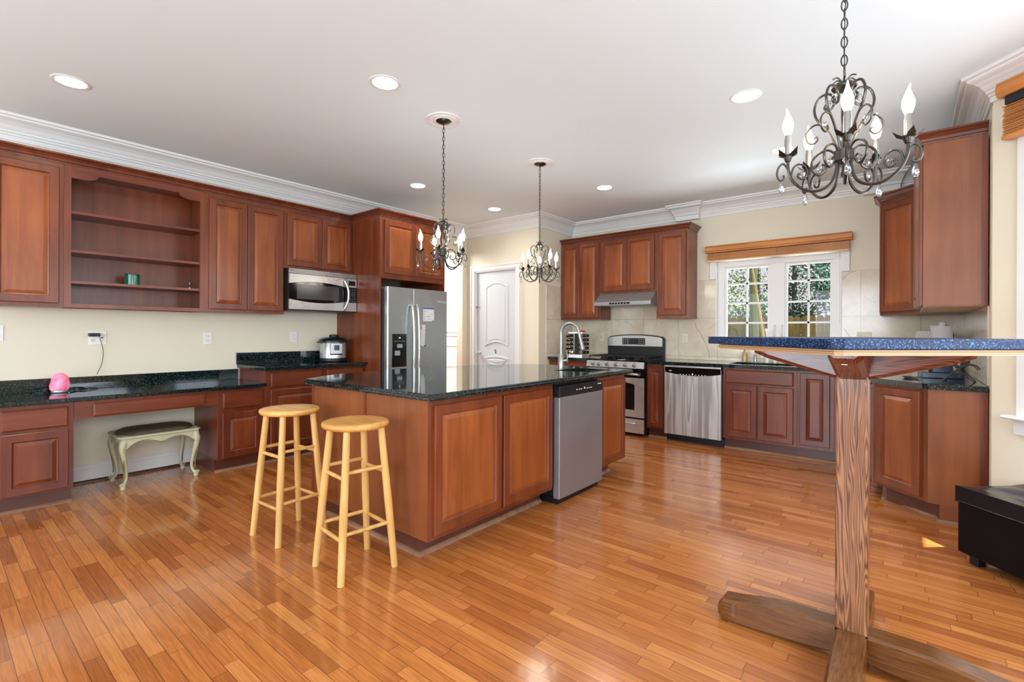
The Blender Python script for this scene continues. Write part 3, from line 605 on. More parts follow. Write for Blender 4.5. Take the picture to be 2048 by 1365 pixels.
# back wall uppers
UB = 5.75
G = None
cabinet('wall_cabinet', 'tall two-door cherry wall cabinet left of the range hood', 'cabinet', (0, UB), 0, -3.815, -3.1955, 1.415, 2.475, 0.30, [(-3.800, -3.520, 1.440, 2.455), (-3.516, -3.216, 1.440, 2.455)])
cabinet('wall_cabinet', 'short two-door cherry wall cabinet above the steel range hood', 'cabinet', (0, UB), 0, -3.195, -2.4125, 1.758, 2.475, 0.30, [(-3.178, -2.812, 1.785, 2.455), (-2.808, -2.438, 1.785, 2.455)])
cabinet('wall_cabinet', 'tall narrow one-door cherry wall cabinet between hood and window', 'cabinet', (0, UB), 0, -2.412, -2.020, 1.415, 2.475, 0.30, [(-2.388, -2.046, 1.455, 2.455)], side=CHS)
mm = MB().sweep([(-2.020, 6.05), (-2.020, UB), (-3.8155, UB)], [(d, z) for d, z in WCP])
tag(mm.build('cabinet_crown', CHM, loc=(0, 0, 2.4755)), 'dark cherry crown moulding on top of the cabinets over the range', 'moulding')
# right run uppers
t = thing('corner_wall_cabinet', 'angled cherry corner wall cabinet right of the window', 'cabinet', (0, 0, 1.415))
cpoly = [(-0.215, WB-0.01), (-0.215, 5.75), (0.068, 5.467), (0.38, 5.467), (0.38, WB-0.01)]
MB().prism(cpoly, 0, 1.06).build('body', CHZ, t)
dl = sqrt(2)*0.283
d = MB().door(0.012, dl-0.012, 0.028, 1.03).build('door', [CHZ, CHP], t); d.location = (-0.215, 5.75, 0); d.rotation_euler = (0, 0, radians(-45))
mm = MB().sweep([(0.068, 5.467), (-0.215, 5.75), (-0.215, WB-0.01)][::1], [(d, z) for d, z in WCP])
o = mm.build('crown', CHM, t); o.location = (0, 0, 1.0605)
t = thing('wall_cabinet', 'tall cherry end wall cabinet with plain side panel, door ajar, on the right wall', 'cabinet', (0, 0, 1.42))
MB().box(0.070, 0.381, 4.250, 5.460, 0.010, 1.085, 0).build('body', CHS, t)
MB().box(0.070, 0.381, 4.250, 4.268, 0, 0.010).build('bottom_edge', CHZ, t)
MB().box(0.074, 0.381, 4.270, 5.455, 0, 0.0095).build('underside', MAPLE, t)
MB().box(0.352, 0.382, 4.2485, 4.2499, 0.001, 1.084).build('filler_strip', CHZ, t)
hd = MB().door(0, 0.42, 0.01, 1.07).build('door', [CHZ, CHP], t); hd.rotation_euler = (0, 0, radians(-90+3.5)); hd.location = (0.043, 4.262+0.42, 0)
hd2 = MB().door(0, 0.40, 0.02, 1.07).build('door', [CHZ, CHP], t); hd2.location = (0.070, 5.10, 0); hd2.rotation_euler = (0, 0, radians(-90))
hd3 = MB().door(0, 0.33, 0.02, 1.07).build('door', [CHZ, CHP], t); hd3.location = (0.070, 5.445, 0); hd3.rotation_euler = (0, 0, radians(-90))
mm = MB().sweep([(0.381, 4.250), (0.070, 4.250), (0.070, 5.42)], [(d, z) for d, z in [(0, 0), (0.006, 0), (0.008, 0.010), (0.014, 0.014), (0.018, 0.03), (0.034, 0.05), (0.046, 0.058), (0.046, 0.070), (0, 0.070)]])
o = mm.build('crown', CHM, t); o.location = (0, 0, 1.0855)

# back run bases
FB = 5.47
cabinet('base_cabinet', 'cherry base cabinet left of the gas range under the spice rack', 'cabinet', (0, FB), 0, -3.820, -3.206, 0.114, 0.872, 0.58, [(-3.79, -3.235, 0.15, 0.68)], [(-3.790, -3.235, 0.715, 0.845)], True)
cabinet('base_cabinet', 'very narrow cherry base cabinet between range and dishwasher', 'cabinet', (0, FB), 0, -2.412, -2.186, 0.114, 0.872, 0.58, [(-2.396, -2.205, 0.135, 0.838)], [], True)
cabinet('sink_base_cabinet', 'cherry sink base cabinet with false drawer and two doors below the window', 'cabinet', (0, FB), 0, -1.545, -0.852, 0.114, 0.872, 0.58, [(-1.520, -1.212, 0.140, 0.692), (-1.200, -0.882, 0.140, 0.692)], [(-1.520, -0.882, 0.712, 0.850)], True)
cabinet('base_cabinet', 'narrow one-door cherry base cabinet right of the sink base', 'cabinet', (0, FB), 0, -0.8515, -0.545, 0.114, 0.872, 0.58, [(-0.825, -0.578, 0.150, 0.852)], [], True)
cabinet('corner_base_cabinet', 'cherry corner base cabinet behind the oak table post', 'cabinet', (0, FB), 0, -0.5445, 0.38, 0.114, 0.872, 0.58, [(-0.50, -0.26, 0.150, 0.852)], [], True)
cabinet('base_cabinet', 'cherry base cabinet on the right wall behind the angled end cabinet', 'cabinet', (-0.215, 0), radians(-90), -5.45, -4.566, 0.114, 0.872, 0.595, [(-5.40, -5.02, 0.15, 0.852), (-5.0, -4.62, 0.15, 0.852)], [], True)
t = thing('angled_base_cabinet', 'angled cherry end base cabinet with one door facing the oak table', 'cabinet', (0, 0, 0))
P0, P1 = (-0.205, 4.562), (0.098, 4.259)
MB().prism([P0, P1, (0.098, 4.252), (0.384, 4.252), (0.384, 4.562)], 0.114, 0.872).build('body', CHS, t)
q = 0.052
MB().prism([(P0[0]+2*q*0.75, 4.56), (0.155, 4.31), (0.155, 4.252), (0.384, 4.252), (0.384, 4.56)], 0, 0.114).build('toe_kick', CHD, t)
MB().prism([(0.160, 4.2515), (0.384, 4.2515), (0.384, 4.2535), (0.160, 4.2535)], 0.0, 0.114).build('side_foot', CHS, t)
MB().box(0.350, 0.385, 4.2495, 4.2518, 0.0, 0.872).build('filler_strip', CHZ, t)
dl = sqrt((P1[0]-P0[0])**2+(P1[1]-P0[1])**2)
d = MB().door(0.035, dl-0.045, 0.135, 0.850).build('door', [CHZ, CHP], t); d.location = (P0[0], P0[1], 0); d.rotation_euler = (0, 0, radians(-45))
d = MB().box(0, 0.035, -0.001, 0.001, 0.114, 0.872).box(dl-0.045, dl, -0.001, 0.001, 0.114, 0.872).box(0.03, dl-0.04, -0.001, 0.001, 0.114, 0.14).box(0.03, dl-0.04, -0.001, 0.001, 0.845, 0.872).build('face_frame', CHZ, t); d.location = (P0[0], P0[1], 0); d.rotation_euler = (0, 0, radians(-45))
mm = MB().sweep([(0.384, 4.252), (0.155, 4.252), (0.155, 4.31), (-0.10, 4.565)], [(0, 0), (0.016, 0), (0.014, 0.009), (0.008, 0.016), (0, 0.018)])
mm.build('shoe_molding', SHOE, t)
# counters
t = thing('countertop', 'short dark granite counter left of the gas range', 'countertop', (0, 0, 0.873))
MB().box(XS+0.012, -3.208, 5.425, WB-0.009, 0, 0.036).build('slab', GRAN, t, bevel=0.004)
t = thing('countertop', 'long dark granite counter from the range under the window around to the right wall', 'countertop', (0, 0, 0.873))
mm = MB().box(-2.410, -1.52, 5.425, WB-0.009, 0, 0.036).box(-1.52, -0.90, 5.425, 5.53, 0, 0.036).box(-1.52, -0.90, 5.93, WB-0.009, 0, 0.036)
mm.prism([(-0.90, WB-0.009), (-0.90, 5.425), (-0.255, 5.425), (-0.255, 4.565), (0.068, 4.238), (0.098, 4.222), (0.381, 4.222), (0.381, WB-0.009)], 0, 0.036)
mm.build('slab', GRAN, t)
s_ = MB().box(-1.53, -1.51, 5.52, 5.94, -0.18, 0.0).box(-0.91, -0.89, 5.52, 5.94, -0.18, 0.0).box(-1.51, -0.91, 5.52, 5.54, -0.18, 0.0).box(-1.51, -0.91, 5.92, 5.94, -0.18, 0.0).box(-1.51, -0.91, 5.54, 5.92, -0.2, -0.18)
s_.build('sink_bowl', STEELD, t)

# ------------------------------------------------------------------ island
IX = -1.975; IY0 = 1.705
t = thing('island_cabinet', 'cherry island cabinet with two large doors and panelled end behind the stools', 'cabinet', (0, 0, 0))
MB().box(-3.17, IX, IY0, 2.867, 0.114, 0.874).build('body', CHS, t, bevel=0.0015)
MB().box(-3.10, -2.085, IY0+0.045, 2.867, 0, 0.114).build('toe_kick', CHD, t)
SP = [(0, 0), (0.020, 0), (0.018, 0.010), (0.010, 0.018), (0, 0.022)]
MB().sweep([(-3.10, IY0+0.045), (-2.085, IY0+0.045), (-2.085, 2.867)], [(-d, z) for d, z in SP]).build('shoe_molding', SHOE, t)
for a, b, z0 in ((1.742, 2.290, 0.140), (2.313, 2.846, 0.140)):
    d = MB().door(a, b, z0, 0.842, 0).build('door', [CHZ, CHP], t); d.location = (IX, 0, 0); d.rotation_euler = (0, 0, L90)
d = MB().box(IY0, 1.74, -0.0012, 0.001, 0.114, 0.874).box(1.7405, 2.86, -0.0012, 0.001, 0.114, 0.138).box(1.7405, 2.86, -0.0012, 0.001, 0.844, 0.874).box(2.291, 2.312, -0.0012, 0.001, 0.1385, 0.8435).build('face_frame', CHZ, t); d.location = (IX, 0, 0); d.rotation_euler = (0, 0, L90)
MB().box(-2.562, -2.536, IY0-0.004, IY0, 0.114, 0.874).build('seam_strip', CHZ, t)
MB().box(-3.175, -3.150, IY0-0.003, IY0+0.002, 0.114, 0.874).build('corner_strip', CHZ, t)
t = thing('island_cabinet', 'narrow one-door cherry island cabinet right of the built-in dishwasher', 'cabinet', (0, 0, 0))
MB().box(-3.17, IX, 3.511, 4.0, 0.114, 0.874).build('body', CHS, t, bevel=0.0015)
MB().box(-3.10, -2.085, 3.511, 3.90, 0, 0.114).build('toe_kick', CHD, t)
MB().sweep([(-2.085, 3.511), (-2.085, 3.90), (-2.4, 3.90)], [(-d, z) for d, z in SP]).build('shoe_molding', SHOE, t)
d = MB().door(3.532, 3.985, 0.125, 0.842, 0).build('door', [CHZ, CHP], t); d.location = (IX, 0, 0); d.rotation_euler = (0, 0, L90)
t = thing('island_back_cabinet', 'plain cherry back section of the island behind the built-in dishwasher', 'cabinet', (0, 0, 0))
MB().box(-3.17, -2.62, 2.868, 3.510, 0.114, 0.874).build('body', CHS, t); MB().box(-3.10, -2.7, 2.868, 3.510, 0, 0.114).build('toe_kick', CHD, t)
t = thing('island_countertop', 'large dark granite island top with a bowed far side and a prep sink', 'countertop', (0, 0, 0))
pt = [(-1.920, 1.672), (-1.920, 4.032), (-2.92, 4.032), (-3.12, 3.86), (-3.27, 3.62), (-3.38, 3.30), (-3.445, 2.90), (-3.455, 2.50), (-3.40, 2.10), (-3.30, 1.85), (-3.195, 1.672)]
sp_ = [tuple(p) for p in smooth_path([Vector((p[0], p[1])) for p in pt[2:]], 4)]
hx0, hx1, hy0, hy1 = -2.36, -2.03, 3.44, 3.84
mm = MB().prism([(-1.920, 1.672), (-1.920, 3.44), (-3.33, 3.44)] + [p for p in sp_ if p[1] < 3.44], 0, 0.036)
mm.prism([(-1.920, hy1), (-1.920, 4.032)] + [p for p in sp_ if p[1] > hy1] + [(-3.14, hy1)], 0, 0.036)
mm.box(hx1, -1.920, hy0, hy1, 0, 0.036)
mm.prism([(hx0, hy0), (hx0, hy1), (-3.14, hy1)] + [p for p in sp_ if hy0 < p[1] < hy1] + [(-3.33, hy0)], 0, 0.036)
mm.build('granite_top', GRAN, t).location = (0, 0, 0.8755)
EP = [(0.0, 0.876), (0.010, 0.876), (0.012, 0.884), (0.012, 0.893), (0.006, 0.898), (0.006, 0.905), (0.0, 0.911), (-0.004, 0.9115), (-0.004, 0.876)]
MB().sweep([(-3.195, 1.672), (-1.920, 1.672), (-1.920, 4.032), (-2.92, 4.032)], [(-d, z) for d, z in EP]).build('granite_edge', GRAN, t)
MB().box(hx0, hx1, hy0-0.01, hy0, -0.16, -0.0245).box(hx0-.01, hx0, hy0-.01, hy1+.01, -0.16, -0.0245).box(hx1, hx1+0.01, hy0-.01, hy1+.01, -0.16, -0.0245).box(hx0, hx1, hy1, hy1+0.01, -0.16, -0.0245).box(hx0, hx1, hy0, hy1, -0.17, -0.16).build('prep_sink', STEELD, t, loc=(0, 0, 0.90))
# the faucet
t = thing('gooseneck_faucet', 'tall brushed steel gooseneck faucet on the island top', 'faucet', (-2.39, 3.60, 0.9117), radians(10))
MB().lathe([(0.030, 0), (0.030, 0.006), (0.026, 0.008), (0.026, 0.125), (0.0235, 0.128), (0.0235, 0.132), (0.012, 0.133)], seg=20).build('base', NICKEL, t)
pth = [(0, 0, 0.13), (0, 0, 0.24)]
for i in range(11):
    a = pi-i*(pi*0.86)/10; pth.append((0.085+0.085*cos(a), 0, 0.315+0.085*sin(a)*1.1))
pth += [(0.185, 0, 0.262), (0.198, 0, 0.215), (0.205, 0, 0.19)]
MB().tube(smooth_path(pth, 3), 0.0125, 12).build('spout', NICKEL, t)
MB().tube([(0.185, 0, 0.262), (0.192, 0, 0.235), (0.207, 0, 0.18)], [0.0145, 0.016, 0.020], 14).build('spray_head', NICKEL, t)
MB().tube([(0.02, 0, 0.075), (0.062, 0, 0.078)], [0.018, 0.018], 14).tube([(0.058, 0, 0.08), (0.062, 0.0, 0.12), (0.052, 0, 0.165)], [0.006, 0.005, 0.004], 8).build('handle', NICKEL, t)

# ------------------------------------------------------------------ dishwashers
t = thing('dishwasher', 'stainless dishwasher with straight black control strip built into the island', 'dishwasher', (IX, 0, 0), L90)
MB().box(2.872, 3.506, 0.0, 0.56, 0.06, 0.862).build('body', BLACKM, t)
MB().box(2.878, 3.500, -0.055, -0.001, 0.045, 0.772).build('door', STEELD, t, bevel=0.004)
MB().box(2.878, 3.500, -0.055, -0.001, 0.775, 0.852).build('control_panel', plain('black_control_panel', (34, 35, 37), 0.25), t, bevel=0.003)
MB().box(2.90, 3.48, -0.025, 0.50, 0.0, 0.045).build('toe_panel', BLACKM, t)
mm = MB()
for k, x in enumerate((3.10, 3.135, 3.165, 3.21, 3.25, 3.28, 3.31)): mm.box(x, x+0.016, -0.0562, -0.0552, 0.808, 0.814 if k != 3 else 0.822)
mm.box(3.42, 3.475, -0.0562, -0.0552, 0.828, 0.834)
mm.build('control_marks', WHITE, t)
t = thing('dishwasher', 'stainless dishwasher with curved black control panel between range and sink', 'dishwasher', (0, FB, 0))
MB().box(-2.180, -1.552, 0.0, 0.56, 0.085, 0.868).build('body', BLACKM, t)
n = 14; x0, x1 = -2.176, -1.556
lower = [(x0+(x1-x0)*i/n, 0.790-0.032*(1-(2*i/n-1)**2)) for i in range(n+1)]
MB().prism([(x0, 0.088), (x1, 0.088)] + lower[::-1], -0.045, -0.001, 'y').build('door', STEELW, t)
MB().prism(lower + [(x1, 0.866), (x0, 0.866)], -0.040, -0.001, 'y').build('control_panel', [BLACK], t)
mm = MB()
for (a, b) in zip(lower[:-1], lower[1:]): mm.tube([(a[0], -0.045, a[1]), (b[0], -0.045, b[1])], 0.0035, 6)
mm.tube([(x0, -0.043, 0.79), (x0, -0.043, 0.866), (x1, -0.043, 0.866), (x1, -0.043, 0.79)], 0.005, 6); mm.box(x0, x1, -0.045, -0.03, 0.852, 0.868)
mm.build('trim', STEEL, t)
mm = MB()
for k in range(9):
    u = 0.28+k*0.055; mm.box(x0+(x1-x0)*u, x0+(x1-x0)*u+0.013, -0.0412, -0.0402, 0.778-0.008*(1-(2*u-1)**2), 0.783-0.008*(1-(2*u-1)**2) if k != 4 else 0.790)
mm.box(x0+0.05, x0+0.08, -0.0412, -0.0402, 0.806, 0.813); mm.build('control_marks', WHITE, t)
MB().box(-2.165, -1.545, 0.055, 0.5, 0.0, 0.085).build('toe_panel', BLACKM, t)

# ------------------------------------------------------------------ gas range
t = thing('gas_range', 'stainless and black gas range with tall back panel', 'range', (-3.203, 5.40, 0))
RW = 0.788
MB().box(0.0, RW, 0.03, 0.655, 0.04, 0.895).build('body', BLACK, t)
for x in (0.05, RW-0.05):
    for y in (0.08, 0.58): MB().lathe([(0.018, 0), (0.018, 0.04)], (x, y, 0), 10).build('foot', BLACKM, t)
MB().prism([(0.0, 0.812), (0.03, 0.812), (0.03, 0.888), (0.014, 0.888)], 0.006, RW-0.006, 'x').build('control_panel', STEEL, t)
for x in (0.10, 0.175, 0.285, 0.40, 0.515, 0.625):
    x *= 1.06
    k = MB().lathe([(0.026, 0), (0.026, 0.006), (0.021, 0.010), (0.019, 0.030), (0.016, 0.032), (0, 0.032)], seg=18).box(-0.004, 0.004, -0.02, 0.02, 0.03, 0.037).build('knob', NICKEL, t)
    k.location = (x, 0.008, 0.850); k.rotation_euler = (radians(98), 0, 0)
MB().box(0.004, RW-0.004, 0.005, 0.03, 0.700, 0.806).build('door_top_band', BLACK, t)
d = MB().box(0.006, RW-0.006, 0.0, 0.03, 0.228, 0.698).build('oven_door', STEEL, t, bevel=0.003)
wpts = [(0.12, 0.315), (RW-0.12, 0.315), (RW-0.12, 0.62)] + [(RW-0.12-(RW-0.24)*i/10, 0.62+0.03*(1-(2*i/10-1)**2)) for i in range(1, 10)] + [(0.12, 0.62)]
MB().prism(wpts, -0.002, 0.004, 'y').build('door_glass', BLACK, d)
MB().tube(smooth_path([(0.06, 0.0, 0.735), (0.08, -0.045, 0.745), (0.25, -0.055, 0.752), (RW/2, -0.058, 0.755), (RW-0.25, -0.055, 0.752), (RW-0.08, -0.045, 0.745), (RW-0.06, 0, 0.735)]), 0.013, 10).build('handle', STEEL, d)
d = MB().box(0.006, RW-0.006, 0.0, 0.03, 0.040, 0.205).build('storage_drawer', STEEL, t, bevel=0.003)
MB().tube(smooth_path([(0.10, 0.0, 0.150), (0.15, -0.03, 0.158), (RW/2, -0.038, 0.165), (RW-0.15, -0.03, 0.158), (RW-0.10, 0, 0.150)]), 0.010, 10).build('handle', STEEL, d)
MB().box(0.0, RW, 0.012, 0.62, 0.890, 0.912).build('cooktop', BLACK, t, bevel=0.004)
for (x, y) in ((0.17, 0.17), (0.62, 0.17), (0.17, 0.44), (0.62, 0.44), (0.394, 0.30)):
    MB().lathe([(0.05, 0.912), (0.05, 0.920), (0.038, 0.924), (0.036, 0.932), (0, 0.933)], (x, y, 0), 20).build('burner', IRON, t)
for gx in (0.03, 0.275, 0.52):
    g = MB(); a, b = gx, gx+0.238
    g.tube(smooth_path([(a, 0.05, 0.914), (a, 0.055, 0.942), (a, 0.09, 0.948), (a, 0.52, 0.948), (a, 0.56, 0.942), (a, 0.565, 0.914)], 2), 0.0065, 6)
    g.tube(smooth_path([(b, 0.05, 0.914), (b, 0.055, 0.942), (b, 0.09, 0.948), (b, 0.52, 0.948), (b, 0.56, 0.942), (b, 0.565, 0.914)], 2), 0.0065, 6)
    for y in (0.06, 0.17, 0.30, 0.44, 0.555): g.tube([(a, y, 0.946), (b, y, 0.946)], 0.006, 6)
    g.tube([((a+b)/2, 0.06, 0.947), ((a+b)/2, 0.555, 0.947)], 0.006, 6)
    g.build('grate', IRON, t)
bgp = [(0.0, 0.90), (0.0, 1.16), (0.02, 1.185)] + [(0.03+(RW-0.06)*i/12, 1.190+0.030*(1-(2*i/12-1)**2)) for i in range(13)] + [(RW-0.02, 1.185), (RW, 1.16), (RW, 0.90)]
MB().prism(bgp, 0.585, 0.645, 'y').build('back_panel', BLACKM, t)
fp = [(0.012, 1.065), (0.012, 1.16), (0.03, 1.178)] + [(0.04+(RW-0.08)*i/12, 1.180+0.027*(1-(2*i/12-1)**2)) for i in range(13)] + [(RW-0.03, 1.178), (RW-0.012, 1.16), (RW-0.012, 1.065)]
fp = [(x, z-(0.008*(1-(2*x/RW-1)**2) if z < 1.07 else 0)) for x, z in fp]
d = MB().prism(fp, 0.572, 0.590, 'y').build('control_console', STEEL, t)
MB().box(0.225, 0.545, 0.566, 0.575, 1.085, 1.170).build('display', BLACK, d)
mm = MB()
for r_ in range(3):
    for c_ in (0.245, 0.275, 0.305, 0.465, 0.495, 0.525): mm.box(c_-0.006, c_+0.004, 0.5648, 0.5658, 1.10+r_*0.024, 1.105+r_*0.024)
mm.build('console_marks', WHITE, d)
# hood
t = thing('range_hood', 'slim stainless under-cabinet range hood above the gas range', 'range hood', (-3.190, UB, 1.588))
MB().prism([(-0.17, 0.002), (-0.17, 0.045), (-0.01, 0.167), (0.295, 0.167), (0.295, 0.002)], 0, 0.776, 'x').build('body', STEELD, t, bevel=0.002)
MB().box(0.22, 0.50, -0.173, -0.169, 0.014, 0.034).build('control_strip', BLACK, t)
mm = MB()
for k in range(6): mm.box(0.25+k*0.04, 0.262+k*0.04, -0.1742, -0.1728, 0.022, 0.027)
mm.build('control_marks', WHITE, t)
MB().box(0.03, 0.746, -0.15, 0.27, -0.002, 0.002).build('filter', STEELD, t)

# ------------------------------------------------------------------ microwave (faces +x)
t = thing('microwave_oven', 'stainless over-the-counter microwave with curved handle hung under the wall cabinet', 'microwave', (-4.79, 2.312, 1.455), L90)
MW, MH = 0.764, 0.418
MB().box(0.0, MW, 0.0, 0.388, 0.0, MH).build('body', BLACKM, t)
MB().box(-0.001, MW+0.001, -0.006, 0, 0.368, MH).build('grille_back', BLACK, t)
mm = MB()
for k in range(4): mm.prism([(-0.018, 0.372+k*0.0118), (-0.006, 0.369+k*0.0118), (-0.006, 0.3755+k*0.0118), (-0.018, 0.3785+k*0.0118)], 0.0, MW, 'x')
mm.build('vent_louver', STEEL, t)
d = MB()
n = 12; dx0, dx1 = 0.004, 0.638
up = [(dx0+(dx1-dx0)*i/n, 0.265+0.030*(1-(2*i/n-1)**2)) for i in range(n+1)]
lo = [(dx0+(dx1-dx0)*i/n, 0.108-0.030*(1-(2*i/n-1)**2)) for i in range(n+1)]
d.prism(up+[(dx1, 0.364), (dx0, 0.364)], -0.022, 0, 'y'); d.prism([(dx0, 0.006), (dx1, 0.006)]+lo[::-1], -0.022, 0, 'y')
d = d.build('door', STEEL, t)
MB().prism(lo+up[::-1], -0.014, 0.0, 'y').build('door_glass', BLACK, d)
MB().box(0.085, 0.55, -0.0155, -0.0135, 0.112, 0.262).build('window_mesh', plain('microwave_window', (64, 64, 66), 0.15), d)
MB().tube(smooth_path([(0.615, -0.02, 0.345), (0.605, -0.04, 0.335), (0.632, -0.055, 0.26), (0.640, -0.058, 0.19), (0.632, -0.055, 0.11), (0.605, -0.04, 0.03), (0.615, -0.02, 0.02)]), 0.0125, 10).build('handle', STEEL, d)
c_ = MB().box(0.642, MW-0.002, -0.020, 0, 0.270, 0.364).box(0.642, MW-0.002, -0.020, 0, 0.006, 0.100).build('control_panel', STEEL, t)
MB().box(0.642, MW-0.002, -0.018, 0, 0.100, 0.270).box(0.662, MW-0.020, -0.0215, -0.019, 0.290, 0.340).build('keypad', BLACK, c_)
MB().lathe([(0.022, 0), (0.020, 0.012), (0, 0.012)], (0.705, 0, 0.19), 18, axis='y').build('dial', DARKG, c_, loc=(0, -0.030, 0))
mm = MB()
for i in range(6):
    for j in range(4):
        if 1 <= j <= 2 and 1 < i < 4: continue
        mm.box(0.655+j*0.026, 0.667+j*0.026, -0.0188, -0.0178, 0.112+i*0.026, 0.117+i*0.026)
mm.build('keypad_marks', plain('pale_blue_print', (120, 140, 160), 0.5), c_)
MB().box(0.02, MW-0.02, 0.02, 0.37, -0.008, 0.0).build('bottom_plate', DARKG, t)

# ------------------------------------------------------------------ refrigerator
t = thing('refrigerator', 'stainless side-by-side refrigerator with water dispenser in a cherry surround', 'refrigerator', (-4.25, 3.112, 0), L90)
FW = 0.855
MB().box(0.0, FW, 0.062, 0.86, 0.02, 1.70).build('body', DARKG, t)
d1 = MB().prism([(0.002, 0.060), (0.0, 0.012), (0.010, 0.001), (0.330, 0.001), (0.337, 0.008), (0.337, 0.060)], 0.06, 1.718).build('freezer_door', STEELV, t)
d2 = MB().prism([(0.343, 0.060), (0.343, 0.008), (0.350, 0.001), (0.845, 0.001), (FW, 0.012), (FW-0.002, 0.060)], 0.06, 1.718).build('fridge_door', STEELV, t)
for dd, hx in ((d1, 0.305), (d2, 0.375)):
    MB().tube(smooth_path([(hx, 0.0, 1.53), (hx, -0.03, 1.52), (hx, -0.055, 1.35), (hx, -0.065, 1.05), (hx, -0.055, 0.75), (hx, -0.03, 0.57), (hx, 0.0, 0.56)]), 0.014, 10).build('handle', STEEL, dd)
MB().box(0.055, 0.250, -0.004, 0.002, 0.860, 1.215).build('dispenser', BLACK, d1, bevel=0.003)
MB().box(0.075, 0.230, -0.0055, -0.004, 0.880, 1.08).build('dispenser_recess', plain('dispenser_black', (6, 7, 9), 0.2), d1)
MB().box(0.120, 0.180, -0.020, -0.004, 1.065, 1.105).box(0.090, 0.140, -0.030, -0.004, 0.985, 1.035).build('dispenser_paddle', plain('silver_gray_plastic', (150, 156, 162), 0.35), d1)
mm = MB()
for x in (0.10, 0.125, 0.15, 0.175, 0.20, 0.215): mm.box(x-0.006, x+0.004, -0.0052, -0.0042, 1.135, 1.139)
mm.box(0.145, 0.165, -0.0052, -0.0042, 1.165, 1.18); mm.build('dispenser_marks', WHITE, d1)
text('Whirlpool', 'badge_lettering', 0.034, WHITE, d2, (0.770, -0.0005, 1.580), (radians(90), 0, 0))
tg = thing('weekly_calendar', 'small white picture calendar stuck on the right refrigerator door', 'calendar', (-4.249, 3.112, 1.36), L90)
MB().box(0.480, 0.640, -0.002, 0, 0.0, 0.150).build('sheet', PAPER, tg)
MB().box(0.480, 0.640, -0.003, -0.002, 0.138, 0.152).box(0.615, 0.632, -0.003, -0.002, 0.0, 0.012).build('header', plain('blue_ink', (66, 96, 150), 0.6), tg)
cols = [plain('ink_%d' % i, c, 0.6) for i, c in enumerate(((206, 150, 160), (150, 190, 160), (214, 200, 130), (160, 160, 200)))]
for i in range(4):
    mm = MB()
    for j in range(3): mm.box(0.495+((i*2+j*3) % 6)*0.022, 0.508+((i*2+j*3) % 6)*0.022, -0.003, -0.002, 0.02+((i+j) % 4)*0.028, 0.032+((i+j) % 4)*0.028)
    mm.build('picture', cols[i], tg)
tg = thing('photo_card', 'small card with a picture above the long note on the refrigerator', 'card', (-4.249, 3.112, 1.262), L90)
MB().box(0.440, 0.512, -0.002, 0, 0, 0.056).build('card', PAPER, tg); MB().box(0.442, 0.462, -0.003, -0.002, 0.008, 0.048).build('picture', plain('skin_print', (176, 130, 120), 0.6), tg)
tg = thing('note_sheet', 'long white printed note with dark magnets at its foot on the refrigerator', 'note', (-4.249, 3.112, 1.07), L90)
MB().prism([(0.442, 0.01), (0.502, 0.008), (0.510, 0.185), (0.450, 0.187)], -0.002, 0, 'y').build('sheet', PAPER, tg)
mm = MB()
for k in range(11): mm.box(0.452, 0.498, -0.0026, -0.002, 0.03+k*0.013, 0.032+k*0.013)
mm.build('print_lines', plain('gray_ink', (150, 150, 160), 0.6), tg)
for x in (0.440, 0.504): MB().lathe([(0.008, 0), (0.008, 0.007), (0, 0.007)], (x, -0.009, 0.012), 10, axis='y').build('magnet', BLACKM, tg)

# ------------------------------------------------------------------ outlets
def outlet(name, label, loc, rz, w=0.074, h=0.117, kind='duplex', mat=WHITE):
    t = thing(name, label, 'outlet', loc, rz)
    MB().box(-w/2, w/2, -0.006, 0, -h/2, h/2).build('cover_plate', mat, t, bevel=0.003)
    xs = [0] if kind in ('duplex', 'jack') else [-w/4, w/4]
    for i, x in enumerate(xs):
        if kind == 'jack' or (kind == 'double' and i == 1):
            MB().box(x-0.012, x+0.012, -0.008, -0.006, -0.018, 0.018).build('jack', BLACKM if kind == 'double' else IVORY, t, bevel=0.0) if kind == 'jack' else MB().box(x-0.017, x+0.017, -0.008, -0.006, -0.034, 0.034).build('insert', IVORY, t)
            MB().box(x-0.006, x+0.006, -0.0092, -0.008, -0.006, 0.006).build('port', BLACKM, t)
        else:
            f = MB()
            for z in (-0.021, 0.021): f.lathe([(0.016, 0), (0.016, 0.003), (0, 0.003)], (x, -0.009, z), 16, axis='y')
            f.build('receptacle', IVORY if kind == 'double' else mat, t)
            s2 = MB()
            for z in (-0.021, 0.021):
                s2.box(x-0.008, x-0.006, -0.0098, -0.009, z-0.001, z+0.009); s2.box(x+0.006, x+0.008, -0.0098, -0.009, z-0.001, z+0.008); s2.box(x-0.002, x+0.002, -0.0098, -0.009, z-0.010, z-0.006)
            s2.build('slot', BLACKM, t)
    return t
outlet('wall_outlet', 'white double-gang outlet with black charger plugged in above the desk', (WL, 0.918, 1.176), L90, 0.116, 0.114, 'double')
outlet('wall_outlet', 'white wall outlet above the right end of the desk backsplash', (WL, 1.728, 1.166), L90)
outlet('wall_outlet', 'white wall outlet left of the pressure cooker', (WL, 2.565, 1.175), L90)
outlet('wall_outlet', 'white wall plate at the far left edge above the desk', (WL, 0.345, 1.215), L90, kind='jack')
outlet('wall_outlet', 'ivory phone jack plate on the tile left of the gas range', (-3.338, WB-0.008, 1.176), 0, kind='jack', mat=IVORY)
outlet('wall_outlet', 'ivory outlet on the tile right of the gas range', (-2.165, WB-0.008, 1.172), 0, mat=IVORY)
outlet('wall_outlet', 'wide ivory outlet and switch plate on the tile right of the window', (-0.352, WB-0.008, 1.20), 0, 0.122, 0.114, 'double', mat=IVORY)
